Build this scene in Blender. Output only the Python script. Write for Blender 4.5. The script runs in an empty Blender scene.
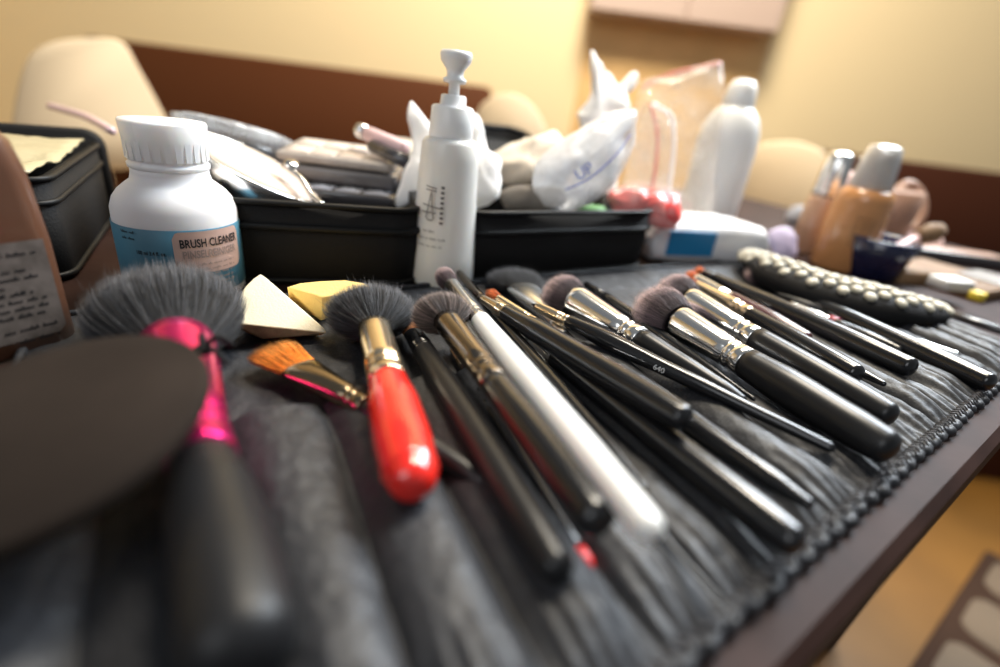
import bpy, bmesh, math, random
from mathutils import Vector, noise, Matrix
random.seed(7)
SC = bpy.context.scene
COL = SC.collection
PI = math.pi
# ------------------------------------------------------------------ camera (1000 x 667 frame)
FPX = 500.0
TH = math.radians(25.0); RO = math.radians(7.3)
T = 0.75                      # table top height
HC = 0.13                     # camera above the table
CF = Vector((0, math.cos(TH), -math.sin(TH)))
u0 = Vector((0, math.sin(TH), math.cos(TH))); r0 = Vector((1, 0, 0))
CR = math.cos(RO)*r0 + math.sin(RO)*u0
CU = -math.sin(RO)*r0 + math.cos(RO)*u0
CC = Vector((0, 0, T+HC))
def ray(x, y): return CF + CR*((x-500)/FPX) - CU*((y-333.5)/FPX)
def P(x, y, h=0.0):            # point at height h above the table top
    d = ray(x, y); return CC + d*((h-HC)/d.z)
def Z(x, y, z):                # point at world height z
    return P(x, y, z-T)
def Q(x, y, depth): return CC + ray(x, y)*depth
def dep(p): return (Vector(p)-CC).dot(CF)
def proj(p):
    q = Vector(p)-CC; z = q.dot(CF)
    return 500+FPX*q.dot(CR)/z, 333.5-FPX*q.dot(CU)/z
cam = bpy.data.cameras.new('camera'); co = bpy.data.objects.new('camera', cam); COL.objects.link(co)
m = Matrix((CR, CU, -CF)).transposed().to_4x4(); m.translation = CC
co.matrix_world = m
cam.sensor_width = 36; cam.lens = 36*FPX/1000; cam.clip_start = 0.01
cam.dof.use_dof = True; cam.dof.focus_distance = 0.275; cam.dof.aperture_fstop = 2.3
SC.camera = co
# ------------------------------------------------------------------ materials
def mat(name, col, rough=0.5, metal=0.0, spec=0.5, coat=0.0, trans=0.0, ior=1.45, sss=0.0, bump=None, mottle=None, attr=False, sheen=0.0, alpha=None, emit=None):
    m = bpy.data.materials.new(name); m.use_nodes = True
    nt = m.node_tree; b = nt.nodes['Principled BSDF']
    b.inputs['Base Color'].default_value = (*col, 1)
    b.inputs['Roughness'].default_value = rough
    b.inputs['Metallic'].default_value = metal
    b.inputs['Specular IOR Level'].default_value = spec
    b.inputs['Coat Weight'].default_value = coat
    b.inputs['Coat Roughness'].default_value = 0.12
    b.inputs['Transmission Weight'].default_value = trans
    b.inputs['IOR'].default_value = ior
    b.inputs['Sheen Weight'].default_value = sheen
    if sss:
        b.inputs['Subsurface Weight'].default_value = sss
        b.inputs['Subsurface Radius'].default_value = (.01, .008, .006)
        b.inputs['Subsurface Scale'].default_value = 1.0
    tc = nt.nodes.new('ShaderNodeTexCoord')
    if mottle:                                  # (scale, amount[, colour])
        n = nt.nodes.new('ShaderNodeTexNoise'); n.inputs['Scale'].default_value = mottle[0]; n.inputs['Detail'].default_value = 5
        nt.links.new(tc.outputs['Object'], n.inputs['Vector'])
        mx = nt.nodes.new('ShaderNodeMix'); mx.data_type = 'RGBA'
        mx.inputs['A'].default_value = (*col, 1)
        c2 = mottle[2] if len(mottle) > 2 else tuple(c*(1-mottle[1]) for c in col)
        mx.inputs['B'].default_value = (*c2, 1)
        rp = nt.nodes.new('ShaderNodeMapRange'); rp.inputs[1].default_value = .35; rp.inputs[2].default_value = .68
        nt.links.new(n.outputs['Fac'], rp.inputs[0]); nt.links.new(rp.outputs[0], mx.inputs['Factor'])
        nt.links.new(mx.outputs['Result'], b.inputs['Base Color'])
    if attr:
        a = nt.nodes.new('ShaderNodeAttribute'); a.attribute_name = 'tint'
        nt.links.new(a.outputs['Color'], b.inputs['Base Color'])
    if bump:                                    # (scale, strength, distance)
        n = nt.nodes.new('ShaderNodeTexNoise'); n.inputs['Scale'].default_value = bump[0]; n.inputs['Detail'].default_value = 6
        nt.links.new(tc.outputs['Object'], n.inputs['Vector'])
        bp = nt.nodes.new('ShaderNodeBump'); bp.inputs['Strength'].default_value = bump[1]; bp.inputs['Distance'].default_value = bump[2]
        nt.links.new(n.outputs['Fac'], bp.inputs['Height']); nt.links.new(bp.outputs[0], b.inputs['Normal'])
    if alpha is not None: b.inputs['Alpha'].default_value = alpha
    return m
def film(name, col, opacity, rough=0.15):       # thin plastic film
    m = bpy.data.materials.new(name); m.use_nodes = True; nt = m.node_tree
    b = nt.nodes['Principled BSDF']; b.inputs['Base Color'].default_value = (*col, 1); b.inputs['Roughness'].default_value = rough
    b.inputs['Alpha'].default_value = opacity
    tc = nt.nodes.new('ShaderNodeTexCoord'); n = nt.nodes.new('ShaderNodeTexNoise'); n.inputs['Scale'].default_value = 45
    nt.links.new(tc.outputs['Object'], n.inputs['Vector'])
    mr = nt.nodes.new('ShaderNodeMapRange'); mr.inputs[1].default_value = .4; mr.inputs[2].default_value = .7
    mr.inputs[3].default_value = opacity*.6; mr.inputs[4].default_value = min(1, opacity*1.5)
    nt.links.new(n.outputs['Fac'], mr.inputs[0]); nt.links.new(mr.outputs[0], b.inputs['Alpha'])
    return m
def leather():
    m = mat('black_leather', (.013, .014, .017), .45, spec=.5)
    nt = m.node_tree; b = nt.nodes['Principled BSDF']
    tc = nt.nodes.new('ShaderNodeTexCoord')
    v = nt.nodes.new('ShaderNodeTexVoronoi'); v.feature = 'DISTANCE_TO_EDGE'; v.inputs['Scale'].default_value = 620
    n = nt.nodes.new('ShaderNodeTexNoise'); n.inputs['Scale'].default_value = 140; n.inputs['Detail'].default_value = 6; n.inputs['Distortion'].default_value = .6
    n2 = nt.nodes.new('ShaderNodeTexNoise'); n2.inputs['Scale'].default_value = 900; n2.inputs['Detail'].default_value = 3
    for x in (v, n, n2): nt.links.new(tc.outputs['Object'], x.inputs['Vector'])
    a = nt.nodes.new('ShaderNodeMath'); a.operation = 'MULTIPLY_ADD'; a.inputs[1].default_value = .35
    nt.links.new(v.outputs['Distance'], a.inputs[0]); nt.links.new(n.outputs['Fac'], a.inputs[2])
    bp = nt.nodes.new('ShaderNodeBump'); bp.inputs['Strength'].default_value = .35; bp.inputs['Distance'].default_value = .0010
    nt.links.new(a.outputs[0], bp.inputs['Height']); nt.links.new(bp.outputs[0], b.inputs['Normal'])
    mr = nt.nodes.new('ShaderNodeMapRange'); mr.inputs[3].default_value = .44; mr.inputs[4].default_value = .62
    nt.links.new(n.outputs['Fac'], mr.inputs[0]); nt.links.new(mr.outputs[0], b.inputs['Roughness'])
    # pale powder dust rubbed into the leather
    mx = nt.nodes.new('ShaderNodeMix'); mx.data_type = 'RGBA'; mx.inputs['A'].default_value = (.013, .014, .017, 1); mx.inputs['B'].default_value = (.050, .050, .056, 1)
    mr2 = nt.nodes.new('ShaderNodeMapRange'); mr2.inputs[1].default_value = .48; mr2.inputs[2].default_value = .78
    nt.links.new(n2.outputs['Fac'], mr2.inputs[0]); nt.links.new(mr2.outputs[0], mx.inputs['Factor'])
    nt.links.new(mx.outputs['Result'], b.inputs['Base Color'])
    return m
M = {
 'leather': leather(),
 'wall': mat('wall_paint', (.86, .70, .43), .85, bump=(60, .1, .002)),
 'panel': mat('pine_panel', (.88, .57, .25), .5, mottle=(3, .25)),
 'mauve': mat('mauve_paint', (.50, .38, .32), .6),
 'floor': mat('floor_laminate', (.26, .12, .022), .5, mottle=(4, .3)),
 'rug': mat('rug_brown', (.05, .022, .010), .9, bump=(500, .5, .002)),
 'rug_b': mat('rug_beige', (.20, .15, .105), .95, bump=(400, .5, .002)),
 'table': mat('table_wood', (.036, .018, .014), .55, spec=.10, mottle=(25, .45), bump=(120, .15, .0006)),
 'bench': mat('bench_leather', (.085, .028, .010), .6, spec=.1, bump=(30, .25, .003)),
 'bench2': mat('bench_leather_dark', (.058, .019, .010), .65, spec=.1, bump=(30, .25, .003)),
 'chair': mat('chair_fabric', (.60, .47, .31), .85, bump=(300, .3, .001)),
 'chairleg': mat('chair_leg_wood', (.09, .045, .02), .4),
 'gloss': mat('black_lacquer', (.008, .008, .009), .22, spec=.5, coat=.3),
 'satin': mat('black_satin_handle', (.010, .010, .011), .34, spec=.45),
 'matte': mat('black_matte_handle', (.010, .010, .011), .42, spec=.35),
 'wine': mat('wine_lacquer', (.06, .012, .015), .25, coat=.4),
 'red': mat('red_lacquer', (.72, .022, .014), .18, spec=.6, coat=.7),
 'pink': mat('magenta_anodised', (.78, .025, .20), .24, metal=.9),
 'white': mat('white_plastic', (.82, .82, .80), .3, sss=.05),
 'chrome': mat('chrome', (.88, .86, .83), .16, metal=1),
 'gold': mat('pale_gold_metal', (.82, .68, .48), .2, metal=1),
 'silver': mat('brushed_silver', (.80, .79, .77), .26, metal=1),
 'dark_metal': mat('gunmetal', (.22, .185, .15), .17, metal=1),
 'bronze': mat('dark_bronze', (.26, .20, .13), .2, metal=1),
 'hair': mat('bristle_hair', (.1, .1, .1), .55, attr=True, spec=.35),
 'sponge': mat('sponge_cream', (.83, .73, .52), .9, sss=.1, bump=(900, .4, .0006)),
 'sponge_t': mat('sponge_tan_side', (.50, .36, .20), .9, mottle=(180, .3), bump=(900, .4, .0006)),
 'sponge_y': mat('sponge_yellow', (.84, .58, .19), .9, sss=.1, bump=(700, .6, .0008)),
 'velour': mat('grey_velour', (.026, .019, .015), .9, spec=.08, mottle=(22, .3), bump=(300, .2, .0006)),
 'frost': mat('frosted_plastic', (.84, .83, .84), .42, spec=.35, sss=.3),
 'frost_cap': mat('translucent_cap', (.88, .88, .88), .3, sss=.3, trans=.08),
 'cream_b': mat('cream_bottle', (.78, .76, .71), .28, sss=.3),
 'lotion': mat('beige_lotion', (.70, .60, .48), .3, sss=.3),
 'blue': mat('label_blue', (.085, .24, .34), .4, mottle=(20, .2)),
 'deepblue': mat('label_deep_blue', (.015, .20, .42), .4),
 'peach': mat('label_peach', (.62, .42, .36), .45, mottle=(60, .06)),
 'ink': mat('black_ink', (.012, .012, .014), .5),
 'ink_f': mat('faded_ink', (.36, .27, .24), .6),
 'ink_w': mat('white_ink', (.75, .75, .75), .5),
 'navy_ink': mat('blue_ink', (.05, .09, .42), .5),
 'fabric': mat('black_nylon', (.010, .0095, .0095), .7, spec=.2, bump=(700, .5, .0008)),
 'piping': mat('black_piping', (.008, .008, .008), .5, spec=.25),
 'lining': mat('grey_lining', (.16, .14, .12), .8, bump=(300, .3, .001)),
 'tan': mat('foundation_tan', (.105, .045, .024), .3, coat=.3, sss=.05),
 'tan_o': mat('foundation_amber', (.52, .245, .095), .25, coat=.4, sss=.1),
 'tan_p': mat('foundation_beige', (.50, .30, .19), .25, coat=.4, sss=.1),
 'paper': mat('worn_paper_label', (.16, .125, .105), .8, mottle=(130, .35, (.09, .07, .055))),
 'goldfilm': mat('golden_sheet', (.42, .36, .22), .3, bump=(40, .6, .004)),
 'puff': mat('powder_puff_beige', (.58, .46, .38), .9, sheen=.4),
 'clear': film('clear_plastic', (.85, .88, .9), .38, .06),
 'clearbag': film('clear_film', (.95, .88, .80), .20, .1),
 'milky': film('milky_film', (.92, .93, .95), .72, .2),
 'tissue': mat('tissue', (.88, .86, .84), .9, sss=.1),
 'cloth': mat('cream_cloth', (.74, .64, .52), .9),
 'pal': mat('palette_grey', (.42, .37, .33), .3, mottle=(50, .3)),
 'pal_d': mat('palette_dark', (.045, .042, .045), .2, coat=.5),
 'window': mat('palette_window', (.25, .26, .30), .08, coat=1),
 'redpack': mat('red_wrapper', (.60, .035, .03), .25, mottle=(60, .4, (.62, .20, .18))),
 'redcap': mat('red_cap', (.75, .012, .012), .3),
 'redstrip': mat('red_zip_strip', (.80, .25, .20), .4),
 'green': mat('green_wrapper', (.10, .30, .07), .5),
 'wipes': mat('white_wrapper', (.80, .79, .80), .3, bump=(35, .5, .004)),
 'violet': mat('violet_print', (.48, .42, .58), .4),
 'capgrey': mat('smoky_clear_cap', (.50, .48, .46), .15, trans=.25),
 'navy': mat('navy_glaze', (.010, .012, .04), .2, coat=.5),
 'mug': mat('mug_beige', (.34, .20, .14), .35),
 'mugpink': mat('pale_pink_plastic', (.72, .50, .50), .4),
 'beads': mat('cream_beads', (.50, .46, .36), .5),
 'card': mat('kraft_card', (.17, .10, .05), .7),
 'eraser': mat('white_rubber', (.60, .59, .58), .6),
 'yellow': mat('yellow_plastic', (.72, .55, .05), .4),
 'orangehair': None,
}
# ------------------------------------------------------------------ object helpers
def thing(name, label, cat, loc, group=None, kind=None):
    o = bpy.data.objects.new(name, None); o.empty_display_size = .02; COL.objects.link(o)
    o.location = loc; o['label'] = label; o['category'] = cat
    o['_root'] = 1; del o['_root']
    if group: o['group'] = group
    return o
def tag(o, label, cat, group=None, kind=None):
    o['label'] = label; o['category'] = cat
    if group: o['group'] = group
    if kind: o['kind'] = kind
    return o
def rootloc(p):
    while p.parent: p = p.parent
    return Vector(p.location)
def obj(name, V, F, m, parent=None, smooth=True, label=None, loc=None, mats=None, fm=None, tint=None, bevel=0, solid=0):
    me = bpy.data.meshes.new(name)
    if parent: off = rootloc(parent)
    elif loc is not None: off = Vector(loc)
    else: off = sum((Vector(v) for v in V), Vector())/max(1, len(V)); off.z = min(v[2] for v in V)
    me.from_pydata([tuple(Vector(v)-off) for v in V], [], F)
    me.materials.append(m)
    if mats:
        for x in mats: me.materials.append(x)
    if fm:
        for i, k in fm.items(): me.polygons[i].material_index = k
    if smooth: me.polygons.foreach_set('use_smooth', [True]*len(me.polygons))
    if tint:
        a = me.color_attributes.new('tint', 'FLOAT_COLOR', 'POINT')
        flat = [c for t in tint for c in (*t, 1)]
        a.data.foreach_set('color', flat)
    me.update()
    o = bpy.data.objects.new(name, me); COL.objects.link(o)
    if parent: o.parent = parent
    else: o.location = off
    if label: o['label'] = label
    if bevel:
        b = o.modifiers.new('bevel', 'BEVEL'); b.width = bevel; b.segments = 3; b.limit_method = 'ANGLE'; b.angle_limit = math.radians(40)
    if solid:
        s = o.modifiers.new('solid', 'SOLIDIFY'); s.thickness = solid; s.offset = 0
    return o
def frame(a):
    a = a.normalized()
    ref = Vector((0, 0, 1)) if abs(a.z) < .97 else Vector((0, 1, 0))
    s = a.cross(ref).normalized(); n = s.cross(a).normalized()
    return a, s, n
def nvec(p):
    p = Vector(p); return Vector((noise.noise(p), noise.noise(p+Vector((31.4, 7.7, 2.9))), noise.noise(p+Vector((-11.3, 19.1, 53.2)))))
class G:                                            # mesh collector
    def __init__(self): self.V = []; self.F = []
    def add(self, V, F):
        k = len(self.V); self.V += [Vector(v) for v in V]; self.F += [tuple(i+k for i in f) for f in F]; return self
    def lathe(self, p, a, st, seg=32, flat=1.0, closed=True, fs=None):   # st: (t, r) along a ; flat scales along n
        a, s, n = fs if fs else frame(a)
        V = []; F = []
        for (t, r, *fl) in st:
            f = fl[0] if fl else flat
            for i in range(seg):
                w = 2*PI*i/seg
                V.append(Vector(p)+a*t+s*(r*math.cos(w))+n*(r*f*math.sin(w)))
        for j in range(len(st)-1):
            for i in range(seg):
                k = (i+1) % seg
                F.append((j*seg+i, (j+1)*seg+i, (j+1)*seg+k, j*seg+k))
        if closed:
            F.append(tuple(range(seg))); F.append(tuple((len(st)-1)*seg+i for i in reversed(range(seg))))
        return self.add(V, F)
    def box(self, c, sx, sy, sz, yaw=0, ax=None):    # centre c
        if ax: X, Y, Zx = ax
        else: X = Vector((math.cos(yaw), math.sin(yaw), 0)); Y = Vector((-math.sin(yaw), math.cos(yaw), 0)); Zx = Vector((0, 0, 1))
        V = [Vector(c)+X*(i*sx/2)+Y*(j*sy/2)+Zx*(k*sz/2) for k in (-1, 1) for j in (-1, 1) for i in (-1, 1)]
        return self.add(V, [(0, 2, 3, 1), (4, 5, 7, 6), (0, 1, 5, 4), (2, 6, 7, 3), (0, 4, 6, 2), (1, 3, 7, 5)])
    def tube(self, pts, r, seg=10, rad=None, closed=False):
        pts = [Vector(p) for p in pts]; n = len(pts); V = []; F = []
        for i, p in enumerate(pts):
            d = (pts[min(i+1, n-1)]-pts[max(i-1, 0)]) if not closed else (pts[(i+1) % n]-pts[i-1])
            a, s, nn = frame(d); rr = rad[i] if rad else r
            for k in range(seg):
                w = 2*PI*k/seg; V.append(p+s*(rr*math.cos(w))+nn*(rr*math.sin(w)))
        m_ = n if closed else n-1
        for i in range(m_):
            j = (i+1) % n
            for k in range(seg):
                l = (k+1) % seg; F.append((i*seg+k, j*seg+k, j*seg+l, i*seg+l))
        if not closed: F.append(tuple(range(seg))); F.append(tuple((n-1)*seg+k for k in reversed(range(seg))))
        return self.add(V, F)
    def loft(self, loops, cap=True):
        n = len(loops[0]); V = [p for l in loops for p in l]; F = []
        for j in range(len(loops)-1):
            for i in range(n):
                k = (i+1) % n; F.append((j*n+i, j*n+k, (j+1)*n+k, (j+1)*n+i))
        if cap: F.append(tuple(reversed(range(n)))); F.append(tuple((len(loops)-1)*n+i for i in range(n)))
        return self.add(V, F)
    def build(self, name, m, parent=None, **k): return obj(name, self.V, self.F, m, parent, **k)
def catmull(pts, n=8):
    pts = [Vector(p) for p in pts]; out = []
    for i in range(len(pts)-1):
        a = pts[max(i-1, 0)]; b = pts[i]; c = pts[i+1]; d = pts[min(i+2, len(pts)-1)]
        for k in range(n):
            t = k/n; out.append(.5*((2*b)+(c-a)*t+(2*a-5*b+4*c-d)*t*t+(3*b-a-3*c+d)*t**3))
    out.append(pts[-1]); return out
def rrect(hx, hy, r, n=6):                          # rounded rectangle loop
    o = []
    for cx, cy, a0 in ((hx-r, hy-r, 0), (-hx+r, hy-r, PI/2), (-hx+r, -hy+r, PI), (hx-r, -hy+r, 1.5*PI)):
        for i in range(n+1):
            w = a0+PI/2*i/n; o.append((cx+r*math.cos(w), cy+r*math.sin(w)))
    return o
def rr3(c, X, Y, hx, hy, r, n=6): return [Vector(c)+X*a+Y*b for a, b in rrect(hx, hy, r, n)]
UP = Vector((0, 0, 1))
def rbox(g, c, X, Y, N, hx, hy, t, r, e=.001):      # rounded box from c up along N by t
    c = Vector(c)
    return g.loft([rr3(c, X, Y, hx-e, hy-e, max(r-e, .0003)), rr3(c+N*e, X, Y, hx, hy, r), rr3(c+N*(t-e), X, Y, hx, hy, r), rr3(c+N*t, X, Y, hx-e, hy-e, max(r-e, .0003))])
def hull(name, pts, m, parent=None, bevel=0, mats=None, **k):
    bm = bmesh.new()
    for p in pts: bm.verts.new(p)
    bmesh.ops.convex_hull(bm, input=bm.verts)
    bmesh.ops.dissolve_limit(bm, angle_limit=.05, verts=bm.verts, edges=bm.edges)
    bm.verts.ensure_lookup_table()
    V = [v.co.copy() for v in bm.verts]; bm.verts.index_update()
    F = [tuple(v.index for v in f.verts) for f in bm.faces]; bm.free()
    return obj(name, V, F, m, parent, smooth=False, bevel=bevel, mats=mats, **k)
def text_geo(s, size, bold=0.0):
    c = bpy.data.curves.new('t', 'FONT'); c.body = s; c.size = size; c.resolution_u = 3; c.offset = bold*size
    o = bpy.data.objects.new('t', c); COL.objects.link(o)
    dg = bpy.context.evaluated_depsgraph_get(); me = o.evaluated_get(dg).to_mesh()
    V = [v.co.copy() for v in me.vertices]; F = [tuple(p.vertices) for p in me.polygons]
    o.evaluated_get(dg).to_mesh_clear(); bpy.data.objects.remove(o); bpy.data.curves.remove(c)
    return V, F
def zat(base, ypx):                                 # height on the vertical through base seen at row ypx
    lo, hi = base.z-.1, base.z+.30
    for _ in range(60):
        mid = (lo+hi)/2
        if proj((base.x, base.y, mid))[1] > ypx: lo = mid
        else: hi = mid
    return lo
def pillow(name, outline, depth, thick, m, parent=None, rings=7, amp=.003, fr=40, squash_back=1.0, tilt=0.0, **k):
    """closed puffed bag: outline in the frame's pixels put at its own depth, with real thickness"""
    n0 = len(outline)
    pts = []
    for i in range(n0):
        a, b, c, d = [Vector((*outline[(i+j) % n0], 0)) for j in (-1, 0, 1, 2)]
        for q in range(5):
            t = q/5; pts.append(.5*((2*b)+(c-a)*t+(2*a-5*b+4*c-d)*t*t+(3*b-a-3*c+d)*t**3))
    cy = sum(p.y for p in pts)/len(pts)
    O = [Q(p.x, p.y, depth+tilt*(cy-p.y)/100) for p in pts]; c = sum(O, Vector())/len(O)
    nrm = (CC-c).normalized(); nrm.z *= .5; nrm.normalize()
    V = []; F = []; N = len(O)
    def disp(p): return nvec(p*fr)*amp + nvec(p*fr*2.7)*amp*.5
    for side in (1, -squash_back):
        for r in range(rings):
            s = math.sin(PI/2*(r+1)/rings) if r < rings-1 else 1
            for p in O:
                q = c+(p-c)*s+nrm*(side*thick*math.sqrt(max(0, 1-s*s)))
                V.append(q+disp(q))
        q = c+nrm*side*thick; V.append(q+disp(q))
    B = rings*N+1
    for sd in (0, 1):
        o = sd*B
        for r in range(rings-1):
            for i in range(N):
                j = (i+1) % N; f = (o+r*N+i, o+r*N+j, o+(r+1)*N+j, o+(r+1)*N+i); F.append(f if sd == 0 else f[::-1])
        for i in range(N):
            j = (i+1) % N; f = (o+B-1, o+j, o+i); F.append(f if sd == 0 else f[::-1])
    for i in range(N):                               # close the rim
        j = (i+1) % N; a = (rings-1)*N
        F.append((a+i, a+j, B+a+j, B+a+i))
    return obj(name, V, F, m, parent, **k)
def wordbars(S, x0, y0, w, h, rnd, gap=.25):         # one line of unreadable small print as word-long strokes; S maps (x,y)->point
    V = []; F = []; x = x0
    while x < x0+w:
        l = min(rnd.uniform(1.2, 4)*h, x0+w-x)
        n = max(1, int(l/(.45*h)))
        for i in range(n):                           # letters: little strokes
            a = x+l*i/n; b = a+l/n*.62; top = h*rnd.choice((.6, .6, .62, 1))
            k = len(V); V += [S(a, y0), S(b, y0), S(b, y0+top), S(a, y0+top)]; F.append((k, k+1, k+2, k+3))
        x += l+h*.8
    return V, F
# ------------------------------------------------------------------ room
def struct(name, g, m, **k):
    o = g.build(name, m, **k); o['kind'] = 'structure'; return o
struct('floor', G().box((0, 1.0, -.02), 6.4, 5.6, .04), M['floor'], smooth=False)
WY = 2.25
struct('wall_back', G().box((0, WY+.05, 1.3), 6.4, .1, 2.7), M['wall'], smooth=False)
struct('wall_left', G().box((-2.45, .95, 1.3), .1, 2.6, 2.7), M['wall'], smooth=False)
struct('baseboard_back', G().box((0, WY-.008, .04), 6.2, .016, .08), M['chairleg'], smooth=False)
def wallp(x, y, Yw):                                # point on plane Y=Yw
    d = ray(x, y); return CC+d*(Yw/d.y)
a = wallp(590, 12, WY); b = wallp(762, 60, WY)
g = G().box(((a.x+b.x)/2, WY-.012, .92), b.x-a.x, .024, 1.68)
struct('trim_1', g, M['panel'], smooth=False, bevel=.004)
a2 = wallp(590, 10, WY-.16); b2 = wallp(778, 34, WY-.16)
zb = (a2.z+b2.z)/2
wc = thing('wall_cabinet', 'mauve grey cabinet hung on the wall above the orange wood panel', 'cabinet', ((a2.x+b2.x)/2, WY-.08, zb))
G().box(((a2.x+b2.x)/2, WY-.078, zb+.24), b2.x-a2.x, .145, .48).build('cabinet_body', M['mauve'], wc, smooth=False, bevel=.006)
for s in (-1, 1):
    w = (b2.x-a2.x)/2
    dr = G().box(((a2.x+b2.x)/2+s*w/2, WY-.158, zb+.24), w-.008, .015, .47).build('door', M['mauve'], wc, smooth=False, bevel=.003)
    G().tube([((a2.x+b2.x)/2+s*.03, WY-.18, zb+.20), ((a2.x+b2.x)/2+s*.03, WY-.18, zb+.30)], .005).build('door_handle', M['silver'], dr)
# table : front edge through two seen points
E0 = P(1000, 440); E1 = P(800, 667)
ex = (E0-E1).normalized(); ey = Vector((-ex.y, ex.x, 0))
tc_ = E1+ex*.16
tb = thing('table', 'dark brown wooden table under the brush roll and all the make-up', 'table', (tc_.x+ey.x*.3, tc_.y+ey.y*.3, 0))
c = E1+ex*.10+ey*.325; c.z = T-.028
g = G(); g.loft([rr3(c, ex, ey, .846, .321, .02), rr3(c+UP*.004, ex, ey, .85, .325, .024), rr3(c+UP*.024, ex, ey, .85, .325, .024), rr3(c+UP*.028, ex, ey, .846, .321, .02)])
g.build('table_top', M['table'], tb, smooth=False)
G().box(c-UP*.04, 1.5, .52, .075, math.atan2(ex.y, ex.x)).build('apron', M['table'], tb, smooth=False, bevel=.003)
for i in (-1, 1):
    for j in (-1, 1):
        q = c+ex*(i*.74)+ey*(j*.25)
        G().loft([rr3(Vector((q.x, q.y, 0)), ex, ey, .018, .018, .004), rr3(Vector((q.x, q.y, T-.03)), ex, ey, .03, .03, .004)]).build('leg', M['table'], tb, smooth=False)
# benches along the wall
def bench(x0, x1, top, Yb, m, label, pl):
    o = thing('bench', label, 'bench', ((x0+x1)/2, Yb, 0), )
    cx = (x0+x1)/2; hx = (x1-x0)/2; X = Vector((1, 0, 0)); Y = Vector((0, 1, 0))
    g = G(); rbox(g, (cx, Yb+.07, .40), X, Y, UP, hx, .07, top-.40, .03, .012); g.build('backrest', m, o)
    g = G(); rbox(g, (cx, Yb-.22, .32), X, Y, UP, hx, .29, .13, .03, .02); g.build('seat', m, o)
    g = G(); rbox(g, (cx, Yb-.20, .0), X, Y, UP, hx-.02, .26, .32, .01, .003); g.build('plinth', M['bench2'], o)
bl = wallp(95, 45, 1.75); br_ = wallp(489, 98, 1.75)
bench(bl.x-.05, br_.x, .908, 1.75, M['bench'], 'long reddish brown leather bench back behind the white pump bottle, left of the wood panel', 0)
cl = wallp(815, 150, 1.75)
bench(cl.x, cl.x+1.15, .848, 1.75, M['bench2'], 'dark brown bench against the wall at the right, behind the foundation bottles', 0)
# beige chairs
def chair(outl, depth, label, tilt=0):
    # back panel: outline in pixels on an upright plane at its own distance
    c0 = Q(sum(p[0] for p in outl)/len(outl), 110, depth)
    d = Vector((c0.x, c0.y, 0)).normalized(); X = Vector((d.y, -d.x, 0))
    root = thing('chair', label, 'chair', (c0.x, c0.y, 0), 'beige chairs behind the table')
    def pl(x, y, off):
        r = ray(x, y); n = d; t = (Vector((c0.x, c0.y, 0))-Vector((CC.x, CC.y, 0))).dot(n)/r.dot(n)
        return CC+r*t+n*off
    pts = catmull([Vector((*p, 0)) for p in outl]+[Vector((*outl[0], 0))], 5)[:-1]
    F0 = [pl(p.x, p.y, 0) for p in pts]; cen = sum(F0, Vector())/len(F0)
    loops = [[cen+(p-cen)*.95 for p in F0], [p+d*.008 for p in F0], [p+d*.03 for p in F0], [cen+(p-cen)*.95+d*.038 for p in F0]]
    G().loft(loops).build('backrest', M['chair'], root)
    xs = [(p-cen).dot(X) for p in F0]; hw = min((max(xs)-min(xs))/2, .24); mid = cen+X*((max(xs)+min(xs))/2); mid.z = 0
    g = G(); rbox(g, mid-d*.14+UP*.43, X, d, UP, hw, .19, .05, .04, .015); g.build('seat', M['chair'], root)
    for i in (-1, 1):
        for j in (-1, 1):
            top = .44 if j < 0 else .70
            G().tube([mid+X*(i*(hw-.03))+d*(-.14+j*.155)+UP*0, mid+X*(i*(hw-.03))+d*(-.14+j*.155)+UP*top], .016, 12).build('leg', M['chairleg'], root)
chair([(8, 150), (16, 95), (28, 58), (52, 42), (90, 38), (122, 42), (140, 70), (166, 118), (185, 160), (100, 170)], .95, 'beige chair with a broad rounded back at the far left, behind the black case')
chair([(468, 180), (474, 120), (490, 98), (515, 94), (535, 108), (548, 135), (556, 180)], 1.0, 'beige chair whose small rounded back shows just right of the pump bottle')
chair([(728, 240), (735, 190), (750, 152), (775, 142), (806, 144), (830, 160), (838, 200), (842, 240)], 1.21, 'beige chair back between the tall white bottle and the foundation bottles')
# rug on the floor at the lower right
rg = thing('rug', 'dark brown rug with beige panels on the orange floor at lower right', 'rug', Z(985, 640, 0))
A_ = Z(985, 552, .0); B_ = Z(895, 690, .0)
rx = (B_-A_).normalized(); ry = Vector((-rx.y, rx.x, 0))
if ry.x < 0: ry = -ry
cR = A_+rx*.40+ry*.40
g = G(); rbox(g, cR, rx, ry, UP, .40, .40, .010, .01, .003); g.build('pile_field', M['rug'], rg)
g = G()
for i in range(4):
    for j in range(4):
        q = cR+rx*(-.305+.185*i)+ry*(-.305+.185*j)+UP*.009
        rbox(g, q, rx, ry, UP, .072, .072, .004, .035, .001)
g.build('panel_pattern', M['rug_b'], rg)
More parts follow.
